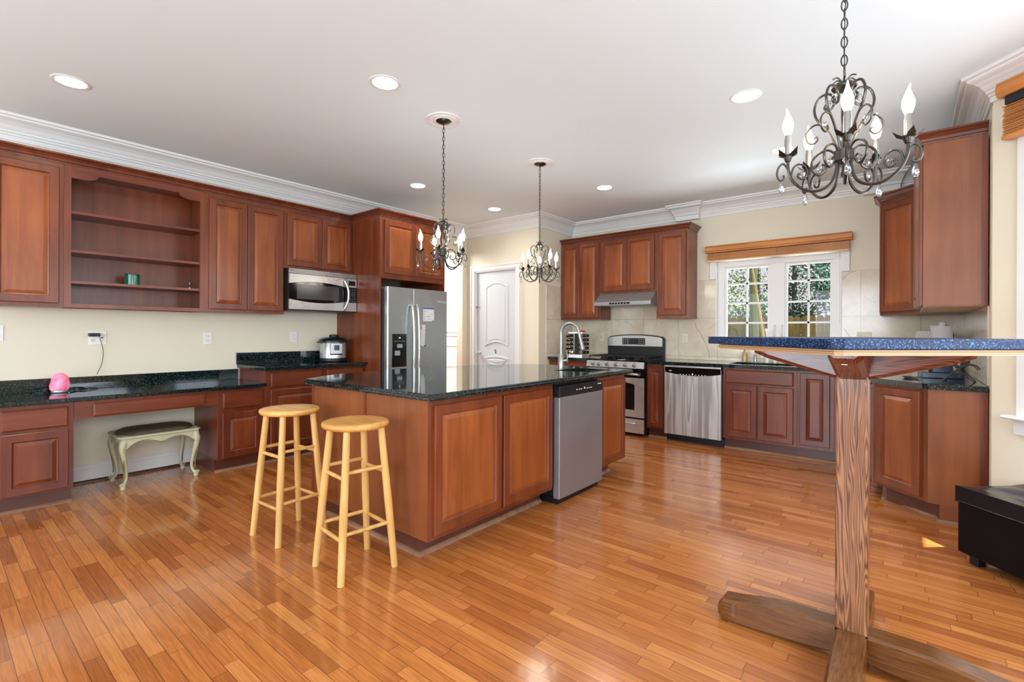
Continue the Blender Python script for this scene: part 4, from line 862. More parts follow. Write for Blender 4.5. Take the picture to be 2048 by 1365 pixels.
t = thing('phone_charger', 'black charger with thin cord hanging from the outlet above the desk', 'charger', (WL, 0.91, 1.2), L90)
MB().box(-0.055, 0.018, -0.055, -0.010, -0.012, 0.015).build('plug', BLACKM, t, bevel=0.005)
MB().tube(smooth_path([(0.012, -0.03, -0.005), (0.030, -0.025, -0.07), (0.042, -0.02, -0.15), (0.032, -0.02, -0.24), (0.006, -0.026, -0.31), (0.0, -0.026, -0.325)]), 0.0022, 6).build('cord', BLACKM, t)

# ------------------------------------------------------------------ chandeliers
def rz_pts(pts, off=0.0): return [(p[0], off, p[1]) for p in pts]
def chandelier(label, x, y, phase, zc=1.805, ztop=CZ, canopy=True):
    t = thing('chandelier', label, 'chandelier', (x, y, zc), phase, 'wrought iron candle chandeliers')
    MB().lathe([(0.0, -0.004), (0.026, -0.004), (0.030, 0.0), (0.028, 0.034), (0.020, 0.037), (0, 0.037)], seg=20).build('hub', BRONZE, t)
    MB().tube([(0, 0, 0.03), (0, 0, 0.25)], 0.0055, 8).build('column', BRONZE, t)
    mm = MB().lathe([(0.0, 0.262), (0.010, 0.262), (0.030, 0.250), (0.036, 0.240), (0.034, 0.237), (0.0, 0.243)], seg=20)
    for k in range(6):
        a = k*pi/3; mm.tube(smooth_path([(0.008*cos(a), 0.008*sin(a), 0.262), (0.022*cos(a), 0.022*sin(a), 0.272), (0.036*cos(a), 0.036*sin(a), 0.266)], 3), 0.0025, 5)
    mm.tube([(0.011*cos(a), 0, 0.272+0.013*sin(a)) for a in [i*2*pi/12 for i in range(12)]], 0.0026, 6, closed=True)
    mm.build('top_cap', BRONZE, t)
    lower = smooth_path([(.020, .0), (.024, -.04), (.042, -.076), (.078, -.093), (.115, -.086), (.148, -.058), (.163, -.022), (.165, .012)], 4)
    inner = smooth_path([(.156, -.044), (.148, -.012), (.130, .000), (.112, -.012), (.108, -.035), (.120, -.050), (.134, -.043), (.132, -.030)], 4)
    outer = smooth_path([(.163, -.018), (.178, .004), (.192, -.006), (.198, -.030), (.190, -.050), (.177, -.046), (.178, -.034)], 4)
    mid = smooth_path([(.024, .030), (.044, .048), (.072, .044), (.092, .022), (.091, -.010), (.072, -.028), (.053, -.018), (.052, -.002), (.062, .004)], 4)
    upper = smooth_path([(.016, .036), (.030, .078), (.052, .122), (.078, .160), (.086, .198), (.072, .230), (.046, .236), (.028, .216), (.030, .190), (.045, .180), (.056, .192), (.050, .202)], 4)
    side = smooth_path([(.042, .104), (.060, .134), (.086, .144), (.110, .124), (.108, .094), (.090, .082), (.076, .092), (.080, .104)], 4)
    for k in range(5):
        a = k*2*pi/5
        def rot(o): o.rotation_euler = (0, 0, a); return o
        arm = rot(MB().tube(rz_pts(lower), 0.0048, 7).tube(rz_pts(inner), 0.0034, 6).tube(rz_pts(outer), 0.0034, 6).build('arm', BRONZE, t))
        mm = MB().lathe([(0, 0.008), (0.008, 0.010), (0.012, 0.020), (0.016, 0.032), (0, 0.030)], (0.165, 0, 0), 12)
        for q in range(4):
            b = q*pi/2+0.5
            P = [(0.165+r*cos(b)-w_*sin(b), r*sin(b)+w_*cos(b), z) for r, z, w_ in ((0.010, 0.026, -0.008), (0.010, 0.026, 0.008), (0.026, 0.034, 0.011), (0.040, 0.050, 0.0), (0.026, 0.034, -0.011))]
            P2 = [(p[0], p[1], p[2]-0.0015) for p in P]
            mm.rings([P, P2])
        mm.build('candle_cup', BRONZE, arm)
        MB().lathe([(0.0105, 0.030), (0.0105, 0.084), (0.009, 0.090), (0.009, 0.098), (0, 0.098)], (0.165, 0, 0), 12).build('candle_sleeve', plain('candle_sleeve_%d' % k, (150, 146, 136), 0.4, 0.4) if False else NICKEL, arm)
        MB().tube([(0.165, 0, 0.097), (0.165, 0, 0.106), (0.165, 0, 0.122), (0.165, 0, 0.138), (0.165, 0, 0.156), (0.166, 0, 0.172), (0.170, 0, 0.188)], [0.007, 0.012, 0.0165, 0.0165, 0.010, 0.0045, 0.001], 12).build('bulb', BULB, arm)
        for (cx, cz, r_) in ((0.183, -0.062, 0.009), (0.121, -0.034, 0.010)):
            if r_ == 0.009:
                MB().lathe([(0.0, 0.022), (0.003, 0.018), (0.008, 0.0), (0.009, -0.012), (0.006, -0.020), (0, -0.024)], (cx, 0, cz-0.012), 8).build('crystal_drop', CRYS, arm)
            else: MB().lathe([(0, -r_), (r_*0.7, -r_*0.7), (r_, 0), (r_*0.7, r_*0.7), (0, r_)], (cx, 0, cz), 8).build('crystal_bead', CRYS, arm)
        sc = rot(MB().tube(rz_pts(mid), 0.0042, 7).build('lower_scroll', BRONZE, t))
        MB().lathe([(0, -.010), (.007, -.007), (.010, 0), (.007, .007), (0, .010)], (0.066, 0, -0.010), 8).build('crystal_bead', CRYS, sc)
        sc.rotation_euler = (0, 0, a+pi/5)
        sc = MB().tube(rz_pts(upper), 0.0040, 7).tube(rz_pts(side), 0.0034, 6).build('upper_scroll', BRONZE, t); sc.rotation_euler = (0, 0, a+(pi/5))
        MB().lathe([(0, -.009), (.0065, -.0065), (.009, 0), (.0065, .0065), (0, .009)], (0.044, 0, 0.205), 8).lathe([(0, -.009), (.0065, -.0065), (.009, 0), (.0065, .0065), (0, .009)], (0.091, 0, 0.104), 8).build('crystal_bead', CRYS, sc)
    l = bpy.data.lights.new('chandelier_glow', 'POINT'); l.energy = 6 if y > 2 else 1.5; l.shadow_soft_size = 0.12; l.color = (1, 0.93, 0.84)
    o = bpy.data.objects.new('chandelier_glow', l); COL.objects.link(o); o.location = (x, y, zc+0.13)
    # chain
    mm = MB(); z = 0.283; k = 0; zt = ztop-zc-0.03
    while z < zt:
        L_ = 0.038; pts = []
        for i in range(10):
            a = i*2*pi/10; u, v = 0.0085*cos(a), (L_/2)*sin(a)
            pts.append((u if k % 2 == 0 else 0, 0 if k % 2 == 0 else u, z+L_/2+v-0.004))
        mm.tube(pts, 0.0021, 5, closed=True); z += L_-0.008; k += 1
    mm.tube(smooth_path([(0.003, 0.003, 0.27), (0.006, 0.0, (zt+0.27)*0.3), (-0.005, 0.004, (zt+0.27)*0.5), (0.004, -0.002, zt*0.8), (0, 0, zt+0.01)]), 0.0016, 5)
    mm.build('chain', BRONZE, t)
    ct = ztop-zc
    MB().lathe([(0, ct-0.030), (0.012, ct-0.030), (0.045, ct-0.020), (0.062, ct-0.008), (0.065, ct-0.0165+0.006), (0.065, ct-0.006), (0, ct-0.006)][:5]+[(0.063, ct-0.009), (0, ct-0.009)], seg=28).build('canopy', BRONZE, t)
    md = MB().lathe([(0, 0), (0.13, 0), (0.13, -0.006), (0.118, -0.010), (0.106, -0.006), (0.098, -0.012), (0.088, -0.008), (0.078, -0.012), (0, -0.0085)], (0, 0, 0), 40).build('ceiling_medallion', TRIM, loc=(x, y, ztop-0.0003))
    tag(md, 'round white ceiling medallion ' + {0: 'above the middle chandelier', 1: 'above the farthest chandelier', 2: 'above the nearest chandelier'}[chandelier.n], 'medallion', 'ceiling medallions')
    chandelier.n += 1
    return t
chandelier.n = 0
base_az = lambda x, y: math.atan2(-y, -x)      # direction from the lamp toward the camera
chandelier('dark iron candle chandelier over the island, in front of the refrigerator cabinet', -2.68, 2.454, base_az(-2.68, 2.454)-radians(12))
chandelier('smallest looking iron candle chandelier, in front of the white pantry door', -2.66, 3.64, base_az(-2.66, 3.64)+radians(36))
chandelier('largest nearest iron candle chandelier hanging above the oak table', -0.167, 1.906, base_az(-0.167, 1.906)+radians(3), 1.80)

# ------------------------------------------------------------------ recessed lights
pos = []
first = None
spots = [(-4.12, 0.595, 'recessed ceiling light nearest the left wall and the camera'), (-2.574, 1.856, 'recessed ceiling light left of the middle chandelier chain'), (-0.845, 3.47, 'recessed ceiling light left of the nearest chandelier'),
         (-0.843, 4.69, 'recessed ceiling light seen just left of the nearest chandelier arms'), (-4.10, 3.385, 'recessed ceiling light above the refrigerator cabinet'), (-4.106, 4.64, 'recessed ceiling light between the two far chandeliers'), (-2.563, 4.695, 'recessed ceiling light in front of the range cabinets')]
for i, (x, y, lab) in enumerate(spots):
    if first is None:
        t = thing('recessed_light', lab, 'ceiling light', (x, y, CZ), 0, 'recessed ceiling lights'); first = t
        MB().lathe([(0.076, 0.0), (0.098, 0.0), (0.098, -0.003), (0.090, -0.006), (0.078, -0.003), (0.076, 0.0)], seg=32, caps=False).build('trim_ring', TRIM, t)
        MB().lathe([(0, -0.0008), (0.080, -0.0008), (0.080, -0.0022), (0, -0.0022)], seg=32).build('lens', CANL, t)
    else:
        t = copy_tree(first); t.location = (x, y, CZ); t['label'] = lab
    l = bpy.data.lights.new('can_spot', 'SPOT'); l.energy = 21; l.spot_size = radians(158); l.spot_blend = 0.8; l.shadow_soft_size = 0.07; l.color = (1, 0.93, 0.82)
    o = bpy.data.objects.new('can_spot', l); COL.objects.link(o); o.location = (x, y, CZ-0.02)

# ------------------------------------------------------------------ pub table
t = thing('pub_table', 'tall oak pedestal table with square blue granite top near the camera', 'table', (-0.163, 2.233, 0))
s = 0.05
MB().box(-s, s, -s, s, 0.128, 1.085).build('post', OAK, t, bevel=0.006)
def leg(L0=0.05, L=0.475):
    n = 10; rs = []
    for i in range(n+1):
        u = i/n; x = L0+(L-L0)*u
        top = 0.133-0.050*max(0, (u-0.35)/0.65)**1.3; bot = 0.030*(1-u**0.6)*(1 if u < 0.85 else max(0, (1-u)/0.15)) if u < 0.85 else 0.0
        hw = 0.049
        if i == n: top -= 0.018; bot += 0.016; hw = 0.036
        if i == n-1: x = L-0.02
        c = 0.010
        rs.append([(x, -hw, bot+c), (x, -hw+c, bot), (x, hw-c, bot), (x, hw, bot+c), (x, hw, top-c), (x, hw-c, top), (x, -hw+c, top), (x, -hw, top-c)])
    return MB().rings(rs, 0, True, True, True)
for k in range(4):
    o = leg(0.05 if k % 2 == 0 else 0.0502).build('foot', OAKX, t); o.rotation_euler = (0, 0, k*pi/2)
def arm_():
    n = 6; rs = []; L = 0.335
    for i in range(n+1):
        u = i/n; x = 0.05+(L-0.05)*u; bot = 1.068+0.082*u**1.05; hw = 0.0485; top = 1.1695
        if i == n: bot += 0.006; hw = 0.0465
        c = 0.012+0.006*u
        rs.append([(x, -hw, bot+c), (x, -hw+c, bot), (x, hw-c, bot), (x, hw, bot+c), (x, hw, top), (x, -hw, top)])
    return MB().rings(rs, 0, True, True, False)
for k in range(4):
    o = arm_().build('support_arm', REDX, t); o.rotation_euler = (0, 0, k*pi/2)
MB().box(-s, s, -s, s, 1.085, 1.1695).build('post_head', REDX, t)
MB().box(-0.012, 0.004, -0.280, -0.262, 1.133, 1.1372).build('bolt_hole_mark', CHROME, t)  # chrome chip stands in for the highlight in a bolt hole
MB().box(-0.004, 0.010, -0.190, -0.172, 1.1045, 1.108).build('bolt_hole_mark', BLACKM, t)  # black chip stands in for the darker bolt hole
def clipped(h, c):
    return [(h-c, c), (c, h-c), (-c, h-c), (-(h-c), c), (-(h-c), -c), (-c, -(h-c)), (c, -(h-c)), (h-c, -c)]
def top_poly(h, c): # diamond (corners on axes) with clipped corners
    return [(h-c, -c), (h-c, c), (c, h-c), (-c, h-c), (-(h-c), c), (-(h-c), -c), (-c, -(h-c)), (c, -(h-c))]
mats = [plain('ply_light', (214, 176, 130), 0.5), plain('ply_dark', (158, 104, 70), 0.5)]
mm = MB(); z = 1.170; k = 0
for th in (0.0045, 0.0015, 0.0045, 0.0015, 0.0055):
    mm.prism(top_poly(0.500-0.004*abs(2-k)*0.5, 0.012), z, z+th, 'z', k % 2); z += th; k += 1
mm.build('plywood_underlay', mats, t)
MB().prism(top_poly(0.488, 0.012), 1.1875, 1.1905).build('felt_pad', FELT, t)
MB().prism(top_poly(0.545, 0.018), 1.1905, 1.2215).build('granite_top', GRANB, t, bevel=0.002)

# ------------------------------------------------------------------ bar stools
def stool(label, x, y, rz, ang0=0.0):
    t = thing('bar_stool', label, 'stool', (x, y, 0), rz, 'round-seated wooden bar stools by the island')
    MB().lathe([(0, 0.735), (0.150, 0.735), (0.163, 0.739), (0.170, 0.748), (0.171, 0.757), (0.166, 0.765), (0.155, 0.769), (0.10, 0.7685), (0, 0.767)], seg=48).build('seat', STOOLS, t)
    b, tp, zt = 0.148, 0.094, 0.742
    f = lambda z: b+(tp-b)*z/zt
    for sx in (-1, 1):
        for sy in (-1, 1):
            MB().tube([(sx*b, sy*b, 0.0), (sx*f(0.35), sy*f(0.35), 0.35), (sx*tp, sy*tp, zt)], [0.0175, 0.0205, 0.0175], 14).build('leg', STOOLW, t)
    def rung(z, d, s_):
        r = f(z)
        if d == 'x': MB().tube([(-r, s_*r, z), (0, s_*r, z), (r, s_*r, z)], [0.009, 0.011, 0.009], 10).build('rung', STOOLW, t)
        else: MB().tube([(s_*r, -r, z), (s_*r, 0, z), (s_*r, r, z)], [0.009, 0.011, 0.009], 10).build('rung', STOOLW, t)
    rung(0.205, 'x', -1); rung(0.225, 'y', -1); rung(0.215, 'x', 1); rung(0.235, 'y', 1)
    rung(0.500, 'x', -1); rung(0.530, 'y', -1); rung(0.500, 'x', 1); rung(0.530, 'y', 1)
    return t
stool('round wooden bar stool farther from the camera, left of its twin', -2.935, 1.432, radians(3))
stool('round wooden bar stool nearer the camera, at the island corner', -2.255, 1.452, radians(-6))

# ------------------------------------------------------------------ bench under the desk
t = thing('cabriole_bench', 'antique cream upholstered bench with curved cabriole legs under the desk', 'bench', (-4.885, 1.242, 0), L90)
# local x along length (0.54), y depth toward the wall (positive = wall)
HX, HY = 0.272, 0.19
def bench_leg(sx, sy):
    # curved leg profile along z with outward swing
    pts = [(-0.006, 0.40), (0.006, 0.37), (0.016, 0.33), (0.014, 0.28), (0.004, 0.22), (-0.008, 0.15), (-0.013, 0.09), (-0.006, 0.05), (0.008, 0.03), (0.012, 0.018)]
    rr = [0.022, 0.026, 0.026, 0.021, 0.017, 0.014, 0.012, 0.0115, 0.015, 0.012]
    P = [Vector((sx*(HX-0.035+d), sy*(HY-0.035+d), z)) for d, z in pts]
    m_ = MB().tube(smooth_path(P, 3), [rr[min(int(i/3), 9)]*(1-(i % 3)/3)+rr[min(int(i/3)+1, 9)]*((i % 3)/3) for i in range(28)], 10)
    m_.lathe([(0.0, 0.0), (0.017, 0.0), (0.020, 0.008), (0.016, 0.020), (0.0, 0.024)], (P[-1].x, P[-1].y, 0), 14)
    m_.tube([(P[-1].x+sx*0.008+0.010*cos(a), P[-1].y+sy*0.008, 0.034+0.010*sin(a)) for a in [i*2*pi/8 for i in range(8)]], 0.006, 6, closed=True)
    return m_
for sx in (-1, 1):
    for sy in (-1, 1):
        lg = bench_leg(sx, sy).build('leg', CREAMP, t)
        g = MB().tube(smooth_path([(sx*(HX-0.012), sy*(HY-0.030), 0.37), (sx*(HX+0.004), sy*(HY-0.018), 0.32), (sx*(HX-0.010), sy*(HY-0.02), 0.24), (sx*(HX-0.026), sy*(HY-0.028), 0.14), (sx*(HX-0.028), sy*(HY-0.03), 0.07)]), 0.0042, 6)
        g.tube(smooth_path([(sx*(HX-0.035), sy*(HY-0.010), 0.37), (sx*(HX-0.02), sy*(HY+0.002), 0.32), (sx*(HX-0.025), sy*(HY-0.014), 0.24), (sx*(HX-0.034), sy*(HY-0.03), 0.14)]), 0.0042, 6)
        g.build('gilt_groove', GOLD, lg)
def apron(L, z1=0.392, n=36):
    pts = []
    for i in range(n+1):
        u = i/n*2-1; a = abs(u)
        drop = 0.072*(max(0, a-0.55)/0.45)**2.2 + 0.018*cos(a*pi*2.2)*0.6 + 0.030 + 0.010*max(0, 1-a*5)
        pts.append((u*L, z1-0.012-drop))
    return pts+[(L, z1), (-L, z1)]
for sy in (-1, 1):
    ap = MB().prism(apron(HX-0.012), sy*(HY-0.024), sy*(HY-0.008), 'y').build('apron', CREAMP, t)
    pts = apron(HX-0.012)[:-2]
    MB().tube([(p[0], sy*(HY-0.008), p[1]+0.005) for p in pts], 0.0035, 6).build('gilt_groove', GOLD, ap)
for sx in (-1, 1):
    MB().prism(apron(HY-0.012), sx*(HX-0.024), sx*(HX-0.008), 'x').build('apron', CREAMP, t)
tp = []
for i in range(48):
    a = i*2*pi/48; ca, sa = cos(a), sin(a); k = 1/max(abs(ca)/ (HX+0.01), abs(sa)/(HY+0.008)); tp.append((ca*k, sa*k))
MB().prism(tp, 0.392, 0.408).build('seat_frame', CREAMP, t, bevel=0.004)
cu = []
for i in range(64):
    a = i*2*pi/64; r = 1.0+0.045*cos(4*a)*(1) ; cu.append((abs(cos(a))**0.62*(1 if cos(a) > 0 else -1)*(HX-0.022)*r, abs(sin(a))**0.62*(1 if sin(a) > 0 else -1)*(HY-0.022)*(1.0+0.06*(-cos(2*2*a)))))
rs = []
for s_, z in ((1.0, 0.408), (1.01, 0.416), (0.98, 0.428), (0.90, 0.437), (0.72, 0.443), (0.4, 0.447), (0.05, 0.448)): rs.append([(x*s_, y*s_, z) for x, y in cu])
MB().rings(rs, 0, True, True, True).build('cushion', SEATG, t)

# ------------------------------------------------------------------ ottoman
t = thing('storage_ottoman', 'black leather storage ottoman with creased lid at the right edge', 'ottoman', (0.207, 3.603, 0), radians(-46))
OL, OD = 0.92, 0.43
MB().box(0.0, OL, 0.0, OD, 0.050, 0.322).build('body', LEATHER, t, bevel=0.010, seg=3)
for x in (0.045, OL-0.095):
    for y in (0.025, OD-0.075): MB().box(x, x+0.045, y, y+0.045, 0, 0.050).build('foot', BLACKM, t, bevel=0.002)
nx, ny = 46, 22; vs = []; fs = []
def lidz(u, v):
    e = min(u, 1-u)*OL; f_ = min(v, 1-v)*OD; edge = min(1, min(e, f_)/0.05)
    sag = 0.034*sin(pi*u)**0.8*sin(pi*v)**0.8
    wr = 0.006*sin(9*u+3*v*2.2)*sin(pi*u)+0.004*sin(23*u-11*v)*sin(pi*v)+0.010*math.exp(-((v-0.3-0.35*u)/0.06)**2)*sin(pi*u)
    return 0.398+0.026*(1-min(1, f_/0.10))*(0.4)+0.020*(1 if (u < 0.05) else 0)*0+edge*0.012-sag+wr*edge
for i in range(nx+1):
    for j in range(ny+1):
        u, v = i/nx, j/ny; vs.append((-0.006+u*(OL+0.012), -0.006+v*(OD+0.012), lidz(u, v)))
for i in range(nx):
    for j in range(ny): a = i*(ny+1)+j; fs.append((a, a+ny+1, a+ny+2, a+1))
mm = MB().add(vs, fs, 0, True)
bd = [i*(ny+1) for i in range(nx+1)]+[nx*(ny+1)+j for j in range(1, ny+1)]+[i*(ny+1)+ny for i in range(nx-1, -1, -1)]+[j for j in range(ny-1, 0, -1)]
o_ = len(mm.v); mm.v += [(vs[i][0], vs[i][1], 0.326) for i in bd]
for k in range(len(bd)):
    k2 = (k+1) % len(bd); mm.f.append([bd[k], bd[k2], o_+k2, o_+k]); mm.m.append(0); mm.sm.append(True)
mm.f.append([o_+k for k in range(len(bd))]); mm.m.append(0); mm.sm.append(False)
mm.build('lid', LEATHERL, t)
MB().tube([(-0.006, -0.006, 0.326), (OL+0.006, -0.006, 0.326), (OL+0.006, OD+0.006, 0.326), (-0.006, OD+0.006, 0.326)], 0.004, 6, closed=True).build('piping', LEATHERL, t)

# ------------------------------------------------------------------ bay window (window_2) with blinds
wb = struct(MB().box(0.145, 0.195, -0.02, 0.0, 0.74, 2.70).box(1.305, 1.36, -0.02, 0.0, 0.74, 2.70).build('window_2', TRIM, bevel=0.002), 'white bay window at the right edge'); wb.location = BO; wb.rotation_euler = (0, 0, radians(-45))
MB().prism([(-0.075, 0.748), (-0.082, 0.757), (-0.075, 0.768), (0.05, 0.772), (0.05, 0.745)], 0.11, 1.39, 'x').build('sill', TRIM, wb)
MB().box(0.135, 1.365, -0.022, 0, 0.66, 0.745).build('sill_apron', TRIM, wb)
MB().box(0.19, 0.235, 0.05, 0.10, 0.78, 2.66).box(1.265, 1.31, 0.05, 0.10, 0.78, 2.66).box(0.235, 1.265, 0.05, 0.10, 0.78, 0.83).box(0.235, 1.265, 0.05, 0.10, 1.66, 1.71).box(0.235, 1.265, 0.05, 0.10, 2.61, 2.66).build('sash_frame', TRIM, wb)
MB().box(0.23, 1.27, 0.07, 0.074, 0.82, 2.62).build('glass', GLASS, wb)
b2 = thing('wooden_blind', 'honey wood blind raised in the bay window at the upper right', 'blind', BO, radians(-45))
MB().prism([(-0.085, 2.625), (-0.090, 2.64), (-0.096, 2.648), (-0.096, 2.685), (-0.088, 2.698), (-0.092, 2.708), (-0.022, 2.708), (-0.022, 2.625)], 0.090, 1.40, 'x').build('valance', BLIND, b2)
MB().box(0.12, 1.38, -0.07, -0.024, 2.575, 2.623).build('head_rail', BLACKM, b2)
mm = MB()
for k in range(22):
    j = random.uniform(-0.004, 0.004); mm.box(0.118+j, 1.382+j, -0.078+j, -0.026+j, 2.395+k*0.0078, 2.399+k*0.0078)
mm.build('slat_stack', BLIND, b2)
MB().box(0.112, 1.388, -0.082, -0.024, 2.372, 2.392).build('bottom_rail', BLIND, b2)
# unseen eave outside the bay, added and sized to trim the sun patch
ev = struct(MB().box(-0.6, 2.2, 0.14, 0.69, 2.84, 2.96).build('sun_block_eave', TRIM)); ev.location = BO; ev.rotation_euler = (0, 0, radians(-45))
struct(MB().box(XE+0.14, XE+1.3, -3.2, YE+0.3, 2.84, 2.96).build('sun_block_eave', TRIM))  # second unseen eave, added to block sun from the east windows

# ------------------------------------------------------------------ small things
t = thing('pressure_cooker', 'round stainless electric pressure cooker with black lid on the left counter', 'cooker', (-4.945, 2.895, 0.9075), radians(75))
MB().lathe([(0, 0), (0.135, 0), (0.142, 0.008), (0.142, 0.038), (0.138, 0.040)], seg=40).build('base', BLACKM, t)
MB().lathe([(0.138, 0.040), (0.139, 0.205), (0.136, 0.210)], seg=40).build('body', STEEL, t)
MB().lathe([(0.136, 0.208), (0.152, 0.212), (0.154, 0.222), (0.146, 0.240), (0.120, 0.256), (0.070, 0.268), (0, 0.270)], seg=40).build('lid', plain('lid_black', (18, 26, 34), 0.25), t)
mm = MB()
for s_ in (-1, 1): mm.box(s_*0.145, s_*0.172, -0.03, 0.03, 0.206, 0.218)
mm.build('side_handle', BLACKM, t, bevel=0.003)
MB().lathe([(0.048, 0.264), (0.054, 0.280), (0.050, 0.292), (0.030, 0.298), (0, 0.299)], (0.01, 0, 0), 24).build('lid_handle', BLACKM, t)
def curved(mb, w0, z0, z1, r, a0=-pi/2, n=10, th=0.002, taper=1.0):
    rs = []
    for i in range(n+1):
        a = a0+(i/n*2-1)*w0
        rs.append([(r*cos(a), r*sin(a), z0), ((r+th)*cos(a), (r+th)*sin(a), z0), ((r+th)*cos(a), (r+th)*sin(a), z1), (r*cos(a), r*sin(a), z1)])
    mb.rings(rs); return mb
p1 = curved(MB(), 0.50, 0.075, 0.200, 0.1385).build('panel_surround', BLACKM, t)
curved(MB(), 0.45, 0.090, 0.196, 0.1407).build('control_panel', PAPER, t)
curved(MB(), 0.20, 0.125, 0.182, 0.1429, th=0.001).build('display', BLUEB, t)
mm = MB()
for k in range(5):
    for a in (-0.36, 0.30): curved(mm, 0.035, 0.098+k*0.018, 0.101+k*0.018, 0.1429, -pi/2+a+0.03, 2, 0.001)
mm.build('button_marks', DARKG, t)

t = thing('salt_lamp', 'glowing pink salt lamp on the left granite desk', 'lamp', (-5.02, 0.668, 0.7615))
MB().lathe([(0, 0), (0.046, 0), (0.050, 0.006), (0.048, 0.016), (0, 0.018)], seg=24).build('base', plain('silver_base', (170, 172, 172), 0.3, 0.7, var=0.4, bscale=90), t)
rs = []
for r, z in ((0.046, 0.017), (0.055, 0.026), (0.058, 0.050), (0.055, 0.080), (0.047, 0.112), (0.036, 0.134), (0.020, 0.146), (0.004, 0.149)):
    rs.append([(r*(1+0.07*sin(3*a+z*40)+0.04*sin(7*a-z*70))*cos(a), r*(1+0.07*sin(3*a+z*40)+0.04*sin(7*a-z*70))*sin(a), z) for a in [i*2*pi/24 for i in range(24)]])
MB().rings(rs, 0, True, True, True).build('salt_rock', SALT, t)
tag(MB().tube(smooth_path([(-5.06, 0.60, 0.7655), (-5.02, 0.575, 0.770), (-5.05, 0.535, 0.772), (-5.12, 0.55, 0.785), (-5.11, 0.62, 0.790), (-5.10, 0.70, 0.785), (-5.06, 0.79, 0.768), (-5.09, 0.84, 0.766), (-5.12, 0.80, 0.775), (-5.10, 0.74, 0.775), (-5.04, 0.76, 0.7655), (-4.98, 0.80, 0.7655), (-5.03, 0.85, 0.7655), (-5.10, 0.90, 0.7655), (-5.14, 0.915, 0.7655)]), 0.003, 6).build('coiled_cord', BLACKM), 'thin black cord coiled behind the pink salt lamp on the desk', 'cord')

t = thing('candle_jar', 'dark green glass candle jar on the lowest open shelf', 'candle', (-5.00, 1.108, 1.6125))
MB().lathe([(0, 0), (0.046, 0), (0.050, 0.004), (0.050, 0.088), (0.046, 0.090), (0.045, 0.082), (0, 0.080)], seg=28).build('jar', GREENG, t)
MB().lathe([(0.0505, 0.086), (0.0505, 0.092), (0.047, 0.092), (0.047, 0.086), (0.0505, 0.086)], seg=28, caps=False).build('rim', BLACKM, t)
t = thing('perfume_vial', 'tiny clear glass vial at the right end of the lowest open shelf', 'bottle', (-4.98, 1.517, 1.6125))
MB().lathe([(0, 0), (0.014, 0), (0.016, 0.004), (0.014, 0.018), (0.006, 0.028), (0.004, 0.040), (0, 0.041)], seg=14).build('vial', CRYS, t)
MB().lathe([(0.005, 0.041), (0.004, 0.056), (0, 0.057)], seg=10).build('cap', NICKEL, t)

# spice rack
SRX, SRY, SRZ = -3.47, 5.63, 0.9095
t = thing('spice_rack', 'square revolving spice rack tower on the counter left of the range', 'spice rack', (SRX, SRY, SRZ), radians(12))
MB().box(-0.098, 0.098, -0.098, 0.098, 0, 0.012).box(-0.092, 0.092, -0.092, 0.092, 0.012, 0.024).box(-0.098, 0.098, -0.098, 0.098, 0.024, 0.036).build('base', STEEL, t)
MB().box(-0.098, 0.098, -0.098, 0.098, 0.318, 0.336).build('top_plate', STEEL, t)
mm = MB().box(-0.03, 0.03, -0.03, 0.03, 0.036, 0.318)
for s1 in (-1, 1):
    for s2 in (-1, 1): mm.tube([(s1*0.094, s2*0.094, 0.036), (s1*0.094, s2*0.094, 0.318)], 0.003, 6)
    mm.tube([(0, s1*0.094, 0.036), (0, s1*0.094, 0.318)], 0.0025, 6); mm.tube([(s1*0.094, 0, 0.036), (s1*0.094, 0, 0.318)], 0.0025, 6)
mm.build('frame', BLACKM, t)
MB().tube(smooth_path([(-0.025, 0, 0.336), (-0.02, 0, 0.362), (0, 0, 0.374), (0.02, 0, 0.362), (0.025, 0, 0.336)]), 0.0025, 6).build('top_handle', CHROME, t)
jar0 = None
faces = [('front', 0), ('right', 90), ('left', -90)]
cw, sw = cos(radians(12)), sin(radians(12))
for fn, fa in faces:
    for r_ in range(5):
        for c_ in (-1, 1):
            lab = 'small spice jar with silver cap lying in the %s side of the spice rack' % fn
            if jar0 is None:
                j = thing('spice_jar', lab, 'jar', (0, 0, 0), 0, 'spice jars in the revolving rack'); jar0 = j
                MB().lathe([(0, -0.048), (0.0205, -0.048), (0.0205, 0.0), (0.017, 0.0)], seg=12, axis='y', mi=0).build('jar_body', BLACK, j).rotation_euler = (0, 0, pi)
                MB().lathe([(0.0215, -0.012), (0.0215, 0.0), (0.015, 0.003), (0, 0.003)], seg=12, axis='y').build('jar_cap', CHROME, j).rotation_euler = (0, 0, pi)
            else: j = copy_tree(jar0)
            a = radians(12+fa); lx, ly, lz = c_*0.046, -0.094, 0.036+0.030+r_*0.0555
            j.location = (SRX+lx*cos(a)-ly*sin(a), SRY+lx*sin(a)+ly*cos(a), SRZ+lz); j.rotation_euler = (radians(0), 0, a)
            j['label'] = lab
for ch in jar0.children:
    if ch.name.startswith('jar_body'):
        ch.rotation_euler = (0, 0, 0)
        for v in ch.data.vertices: v.co.y = -v.co.y if v.co.y < -0.0 else v.co.y
tag(MB().lathe([(0, 0), (0.036, 0), (0.042, 0.010), (0.040, 0.018), (0.018, 0.022), (0, 0.022)], seg=24).build('red_lid', RED, loc=(SRX+0.072, SRY+0.0, SRZ+0.3375)), 'round red lid lying on top of the spice rack', 'lid')

